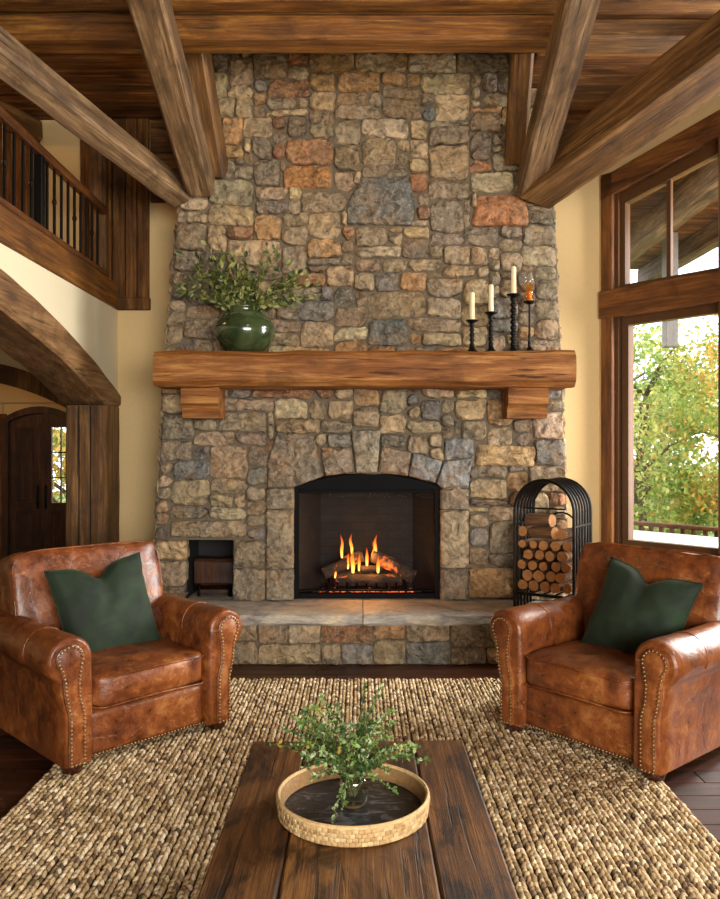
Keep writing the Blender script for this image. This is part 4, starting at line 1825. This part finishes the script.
# ================================================================ RUG
RX0, RX1, RY0, RY1 = -1.44, 1.36, 1.2, 5.04


def make_rug():
    pitch = .0437
    rows = int((RX1 - RX0) / pitch)
    # unit stitch: flattened ellipsoid, long axis Y
    ring = 6
    prof = [(-.5, .16), (-.3, .8), (0, 1.0), (.3, .8), (.5, .16)]
    uv = np.array([(r * math.cos(2 * PI * j / ring), y, r * math.sin(2 * PI * j / ring)) for y, r in prof for j in range(ring)])
    uf = []
    for i in range(len(prof) - 1):
        for j in range(ring):
            uf.append((i * ring + j, (i + 1) * ring + j, (i + 1) * ring + (j + 1) % ring, i * ring + (j + 1) % ring))
    uf.append(tuple(range(ring)))
    uf.append(tuple(range((len(prof) - 1) * ring, len(prof) * ring))[::-1])
    rng = np.random.default_rng(5)
    pal = np.array([C('#c2ab86')[:3], C('#ad946c')[:3], C('#947b58')[:3], C('#d2c09e')[:3], C('#776148')[:3], C('#a08a66')[:3], C('#5a4934')[:3]])
    pw = [.24, .2, .17, .16, .09, .1, .04]
    V, Fc, Cc = [], [], []
    o = 0
    for r in range(rows):
        for half in (-1, 1):
            x = RX0 + (r + .5) * pitch + half * pitch * .20
            y = RY0 + rng.uniform(0, .03) + (.02 if half > 0 else 0)
            while y < RY1:
                L = rng.uniform(.034, .052)
                w = rng.uniform(.0095, .0125)
                h = rng.uniform(.010, .0145)
                ang = half * rng.uniform(.10, .36)
                p = uv * np.array([w, L, h])
                ca, sa = math.cos(ang), math.sin(ang)
                q = np.stack([p[:, 0] * ca - p[:, 1] * sa, p[:, 0] * sa + p[:, 1] * ca, p[:, 2] + p[:, 1] * rng.uniform(-.06, .12)], 1)
                q += np.array([x + rng.uniform(-.002, .002), y, .0125 + rng.uniform(-.001, .0025)])
                V.append(q)
                Fc.extend([tuple(k + o for k in f) for f in uf])
                c = pal[rng.choice(7, p=pw)] * rng.uniform(1.05, 1.4)
                Cc.append(np.tile(np.append(np.minimum(c, 1), 1), (len(uv), 1)))
                o += len(uv)
                y += L * rng.uniform(.62, .78)
    mb = MB()
    mb.box((RX0, RY0, .001), (RX1, RY1, .009), C('#33261a'))
    nb_ = len(mb.v)
    V = np.concatenate(V)
    mb.v += [tuple(p) for p in V]
    mb.f += [tuple(k + nb_ for k in f) for f in Fc]
    mb.c += [tuple(c) for c in np.concatenate(Cc)]
    mb.m += [0] * len(Fc)
    o = mb.build('rug', JUTE, None, 'all')
    tag(o, 'large chunky braided jute rug under the table and armchairs', 'rug')


make_rug()

# ================================================================ COFFEE TABLE
TZ = .42
tb = empty('coffee_table', (0, 2.2, .0225))
tag(tb, 'low dark distressed plank coffee table in front of the fireplace', 'coffee table')
TY0, TY1 = 1.35, 2.90
for (x0, x1) in ((-.395, -.201), (-.198, .195), (.198, .383)):
    m = MB()
    m.box((x0, TY0, TZ - .055), (x1, TY1 + random.uniform(-.006, .004), TZ - (.002 if x0 < -.3 else 0)), bev=.006)
    m.build('plank', W_TABLE, tb)
m = MB()
for (lo, hi) in (((-.34, TY0 + .08, TZ - .13), (-.30, TY1 - .08, TZ - .056)), ((.29, TY0 + .08, TZ - .13), (.33, TY1 - .08, TZ - .056)),
                 ((-.34, TY0 + .08, TZ - .13), (.33, TY0 + .12, TZ - .056)), ((-.34, TY1 - .12, TZ - .13), (.33, TY1 - .08, TZ - .056))):
    m.box(lo, hi)
m.build('apron', W_TABLE, tb)
for x in (-.31, .30):
    for y in (TY0 + .12, TY1 - .12):
        m = MB()
        m.box((x - .045, y - .045, .0225), (x + .045, y + .045, TZ - .056), bev=.005)
        m.build('leg', W_TABLE, tb)

# tray
tcx, tcy, tr = -.021, 2.335, .219
ty = empty('tray', (tcx, tcy, TZ))
tag(ty, 'round woven tray with a dark slate base on the coffee table', 'tray')
m = MB()
m.lathe([(.0, .001), (tr - .012, .001), (tr - .012, .010), (0, .012)], 64, (tcx, tcy, TZ), caps=False)
m.build('slate_base', SLATE, ty, 40)
m = MB()
m.lathe([(tr - .016, .0), (tr + .001, .0), (tr + .008, .052), (tr - .002, .054), (tr - .012, .012)], 72, (tcx, tcy, TZ + .0005), caps=False, col=C('#8d6c44'))
for r in range(4):
    k = 84
    for i in range(k):
        a = 2 * PI * (i + .5 * (r % 2)) / k
        z = TZ + .003 + r * .0122
        R_ = tr + .002 + r * .0017
        w = 2 * PI * R_ / k * .985
        Mx = Matrix.Translation((tcx + R_ * math.cos(a), tcy + R_ * math.sin(a), z + .006)) @ Matrix.Rotation(a, 4, 'Z')
        c = random.choice(['#bb9c6e', '#b39263', '#c2a678', '#ab8a5c'])
        out = .0032 if (i + r) % 2 else .0024
        m.box((-.002, -w / 2, -.0058), (out + .001, w / 2, .0060), C(c), Mx, bev=.0012)
ringp = [(tcx + (tr + .004) * math.cos(2 * PI * i / 72), tcy + (tr + .004) * math.sin(2 * PI * i / 72), TZ + .054) for i in range(72)]
m.tube(ringp, .0065, 8, C('#c7a674'), closed=True)
m.build('woven_rim', WICKER, ty, 45)

# glass vase with sprigs
gv = MB()
gx, gy = -.02, 2.35
z0 = TZ + .0125
gv.lathe([(0, .0), (.036, .0), (.043, .01), (.046, .035), (.040, .07), (.036, .085), (.034, .085), (.038, .07), (.043, .035), (.04, .012), (.0, .008)], 28, (gx, gy, z0), caps=False)
o = gv.build('glass_vase', VGLASS, None, 'all')
tag(o, 'small clear glass vase holding green sprigs on the slate tray', 'vase')
pl = empty('leafy_sprigs', (gx, gy, z0 + .06))
tag(pl, 'bunch of small leaved green sprigs in the glass vase on the table', 'plant')
ms, ml, mf = MB(), MB(), MB()
random.seed(21)
LP = [C('#46602c'), C('#64853e'), C('#30481f'), C('#8fa85e'), C('#55733a'), C('#b0c08c'), C('#7b974c')]
targets = []
for s in range(40):
    a = 2 * PI * s / 40 + random.uniform(-.15, .15)
    e = random.uniform(.10, 1.15)
    R_ = random.uniform(.17, .25)
    targets.append((Vector((R_ * math.cos(a) * math.cos(e) * 1.0 - .02, R_ * .8 * math.sin(a) * math.cos(e), .03 + R_ * .95 * math.sin(e))), random.uniform(.0, .03)))
targets += [(Vector((.04, .03, .285)), 0), (Vector((.085, .05, .27)), 0), (Vector((-.10, .04, .25)), 0), (Vector((-.15, .0, .2)), 0), (Vector((.2, .0, .10)), .03),
            (Vector((.22, -.03, .07)), .03), (Vector((-.25, -.03, .12)), .0), (Vector((-.22, .02, .15)), 0), (Vector((-.055, -.17, -.045)), .05), (Vector((-.03, -.15, -.01)), .03),
            (Vector((.13, -.11, .0)), .03), (Vector((-.12, -.12, .05)), .02)]
for tgt, droop in targets:
    p0 = Vector((gx + random.uniform(-.015, .015), gy + random.uniform(-.015, .015), z0 + .03))
    p3 = Vector((gx, gy, z0 + .07)) + tgt
    p1 = p0 + Vector((tgt.x * .25, tgt.y * .25, .10 + max(0, tgt.z) * .3 + droop))
    k = 10
    pts = []
    for i in range(k + 1):
        u = i / k
        q = p0 * (1 - u) ** 2 + p1 * 2 * u * (1 - u) + p3 * u * u + rv() * .003
        q.z = max(q.z, z0 + .02)
        pts.append(q)
    ms.tube(pts, [.0022 * (1 - .55 * i / k) for i in range(k + 1)], 5)
    base_c = random.choice(LP)
    for i in range(4, k + 1):
        dirv = (pts[i] - pts[i - 1]).normalized()
        for r in range(6 if i < k else 8):
            b = pts[i - 1].lerp(pts[i], random.random())
            dd = dirv * .6 + rv() + Vector((0, 0, .15))
            L = random.uniform(.010, .021)
            c0 = random.choice([base_c, random.choice(LP)])
            kk = random.uniform(.8, 1.2)
            add_leaf(ml, b, dd, (rv() + Vector((0, 0, .8))), L, L * .62, tuple(min(1, x * kk) for x in c0[:3]) + (1,))
    if random.random() < .22:
        for r in range(5):
            add_leaf(mf, pts[-2] + rv() * .012, rv() + Vector((0, 0, .5)), rv(), .014, .010, C(random.choice(['#b5a038', '#a8792c', '#c2b04a'])))
ms.build('stem', STEM, pl)
ml.build('foliage', LEAF, pl)
mf.build('flower', LEAF, pl)
# ================================================================ OUTSIDE
m = MB()
m.box((-30, 5, -1.2), (30, 45, -1.0))
GRASS = flat('grass ground', '#5f7a38', .95, var=.3, bscale=3)
o = m.build('ground', GRASS)
tag(o, kind='structure')

# porch roof over the windows, with its eave beams
m = MB()
y = 4.4
while y < 10.8:
    t = random.uniform(1.3, 1.9)
    # boards run along X, cut at the wall
    sy = y + .075
    xw = 2.13 if sy > 6.55 else 2.13 + (6.55 - sy) * .8352
    m.box((xw, y + .002, 4.0), (4.0, y + .148, 4.03), (t, t, t * .95, 1), bev=.005)
    y += .15
o = m.build('roof_porch', W_BOARD)
tag(o, kind='structure')
for (p0, p1, w, h, lab) in (((2.93, 5.95, 3.76), (3.16, 10.7, 3.84), .22, .26, 'weathered eave beam seen through the upper window'),
                            ((3.90, 4.6, 3.86), (3.90, 10.75, 3.86), .16, .24, 'outermost fascia beam of the porch roof outside the window'),
                            ((2.35, 6.75, 3.86), (2.5, 10.7, 3.88), .18, .22, 'porch beam closest to the house wall outside')):
    o = beam('eave_beam', p0, p1, w, h, W_GREY)
    tag(o, lab, 'beam')
PGREY = flat('grey painted timber', '#8d8c8a', .7, var=.1)
p = at(670, 338, 9.0)
m = MB()
m.box((p.x - .07, p.y - .07, 2.68), (p.x + .07, p.y + .07, 3.99), bev=.008)
o = m.build('hanging_post', PGREY)
tag(o, 'short grey timber drop hanging from the porch roof outside the window', 'post')

# ledge and deck railing
m = MB()
MWo = MW
m.box((-.4, .22, .60), (3.6, 1.15, .735), M=MW, bev=.01)
m.box((-.4, .22, -1.0), (3.6, .32, .60), M=MW)
m.box((-.4, 1.05, -1.0), (3.6, 1.15, .60), M=MW)
LEDGE = flat('pale stone ledge', '#b9bab8', .8, var=.1, bscale=8)
o = m.build('deck_ledge', LEDGE)
tag(o, kind='structure')
dk = empty('deck_railing', tuple(MW @ Vector((.5, 2.9, -.95))))
tag(dk, 'low brown deck railing outside the window in front of the trees', 'railing')
m = MB()
m.box((-1.5, 2.84, .60), (4.5, 2.96, .645), M=MW, bev=.006)
m.build('top_rail', W_RAIL, dk)
m = MB()
m.box((-1.5, 2.87, .18), (4.5, 2.93, .24), M=MW)
m.build('bottom_rail', W_RAIL, dk)
for i in range(46):
    s = -1.45 + i * .13
    m = MB()
    m.box((s - .02, 2.88, .22), (s + .02, 2.92, .605), M=MW)
    m.build('baluster', W_RAIL, dk)
for s in (-1.5, 1.5, 4.5):
    m = MB()
    m.box((s - .05, 2.85, -1.0), (s + .05, 2.95, .66), M=MW)
    m.build('post', W_RAIL, dk)


def tree(loc, hgt, rad, label, pal, nclump=70, per=75, lsize=.13, seed=1, low=.0):
    random.seed(seed)
    t = empty('tree', loc)
    tag(t, label, 'tree', 'trees outside the windows')
    x, y, z = loc
    m = MB()
    pts = [Vector((x + .06 * math.sin(i), y, z + hgt * .75 * i / 8)) for i in range(9)]
    m.tube(pts, [.12 * (1 - .09 * i) for i in range(9)], 9)
    br = []
    for i in range(14):
        a = random.uniform(0, 2 * PI)
        b = pts[random.randint(2, 8)]
        e = b + Vector((math.cos(a), math.sin(a), random.uniform(.2, .9))) * rad * random.uniform(.5, .9)
        m.tube([b, b.lerp(e, .5) + Vector((0, 0, .1)), e], [.04, .028, .01], 6)
    m.build('trunk', TREEBARK, t, 'all')
    ml = MB()
    for c in range(nclump):
        v = rv() * random.uniform(.35, 1.0) ** .5
        cc = Vector((x + v.x * rad, y + v.y * rad, z + low + (hgt - low) * (.5 + .5 * v.z)))
        cr = random.uniform(.25, .5)
        base = random.choice(pal)
        for i in range(per):
            p = cc + rv() * cr * random.random() ** .4
            col = C(random.choice([base, base, random.choice(pal)]))
            k = random.uniform(.85, 1.15)
            L = lsize * random.uniform(.7, 1.3)
            add_leaf(ml, p, rv() + Vector((0, 0, -.25)), rv() + Vector((0, 0, .6)), L, L * .55, tuple(min(1, q * k) for q in col[:3]) + (1,))
    ml.build('foliage', LEAF, t)


PG = ['#a9c062', '#8fae4c', '#c6cf74', '#7d9a45', '#d7cf7a']
PY = ['#b9c766', '#d6c25a', '#a3bc58', '#e0b458', '#8da84a']
tree((4.55, 12.6, -1.0), 4.5, 1.25, 'light green leafy tree directly behind the deck railing', PG, 110, 95, .085, 3, .2)
tree((6.0, 12.0, -1.0), 5.1, 1.35, 'yellow green tree beside the window frame edge, with orange leaves low down', PY, 110, 95, .085, 4, .1)
tree((5.6, 16.5, -1.0), 5.2, 2.2, 'taller pale green tree farther behind the deck', PG, 90, 80, .17, 5, .2)
tree((8.6, 10.0, -1.0), 5.6, 1.9, 'green tree farthest along beyond the window wall', PG, 80, 70, .15, 6, .2)
tree((-5.0, 13.6, -1.0), 3.6, 1.3, 'autumn yellow tree seen through the glazed entry door', ['#e0c052', '#c9a63c', '#b4b858', '#e3cf78', '#90a04a'], 70, 75, .13, 7, .2)
random.seed(99)

# ================================================================ LIGHT
wd = bpy.data.worlds.new('World')
SC.world = wd
wd.use_nodes = True
bg = wd.node_tree.nodes['Background']
bg.inputs[0].default_value = (.93, .97, 1.0, 1)
bg.inputs[1].default_value = 3.2


def area(name, loc, target, sx, sy, power, col=(1, 1, 1), spread=180):
    l = bpy.data.lights.new(name, 'AREA')
    l.shape = 'RECTANGLE'
    l.size, l.size_y = sx, sy
    l.energy = power
    l.color = col
    l.spread = math.radians(spread)
    o = bpy.data.objects.new(name, l)
    d = Vector(target) - Vector(loc)
    o.location = loc
    o.rotation_euler = d.to_track_quat('-Z', 'Y').to_euler()
    COL.objects.link(o)
    return o


def point(name, loc, power, col, r=.08):
    l = bpy.data.lights.new(name, 'POINT')
    l.energy = power
    l.color = col
    l.shadow_soft_size = r
    o = bpy.data.objects.new(name, l)
    o.location = loc
    COL.objects.link(o)
    return o


def spot(name, loc, target, power, col, ang=90, r=.1, blend=.8):
    l = bpy.data.lights.new(name, 'SPOT')
    l.energy = power
    l.color = col
    l.spot_size = math.radians(ang)
    l.spot_blend = blend
    l.shadow_soft_size = r
    o = bpy.data.objects.new(name, l)
    o.location = loc
    o.rotation_euler = (Vector(target) - Vector(loc)).to_track_quat('-Z', 'Y').to_euler()
    COL.objects.link(o)
    return o


# daylight at the windows beyond the frame, and an added fill behind the camera
pw = MW @ Vector((2.55, .95, 2.3))
area('window_daylight', pw, MW @ Vector((2.3, -3, 1.0)), 2.0, 3.0, 820, (1.0, .97, .92))
area('rear_fill', (1.9, -2.9, 1.85), (-.1, 5.5, 1.2), 4.2, 1.9, 235, (1.0, .95, .88), 125)
# hall and loft lamps and the fire's glow
point('hall_lamp', (-4.6, 9.2, 2.25), 8, (1, .55, .2))
point('loft_lamp', (-3.6, 5.0, 3.9), 24, (1, .6, .26))
point('fire_glow', (XM, 6.02, zg + .22), 7, (1, .40, .10), .1)
spot('beam_fill', (.0, 3.3, 3.2), (.0, 4.9, 4.1), 60, (1, .78, .46), 120)  # unseen spot, added to warm the cross beam from below

cam = bpy.data.cameras.new('Camera')
co = bpy.data.objects.new('Camera', cam)
COL.objects.link(co)
co.location = (0, 0, H)
co.rotation_euler = (math.radians(90), 0, 0)
cam.sensor_fit = 'HORIZONTAL'
cam.sensor_width = 36
cam.lens = F * 36 / 720
cam.clip_start = .05
SC.camera = co
SC.view_settings.view_transform = 'Standard'
SC.view_settings.look = 'None'
SC.view_settings.exposure = 0.15
SC.view_settings.gamma = 1.0
SC.cycles.max_bounces = 8
SC.cycles.transparent_max_bounces = 16
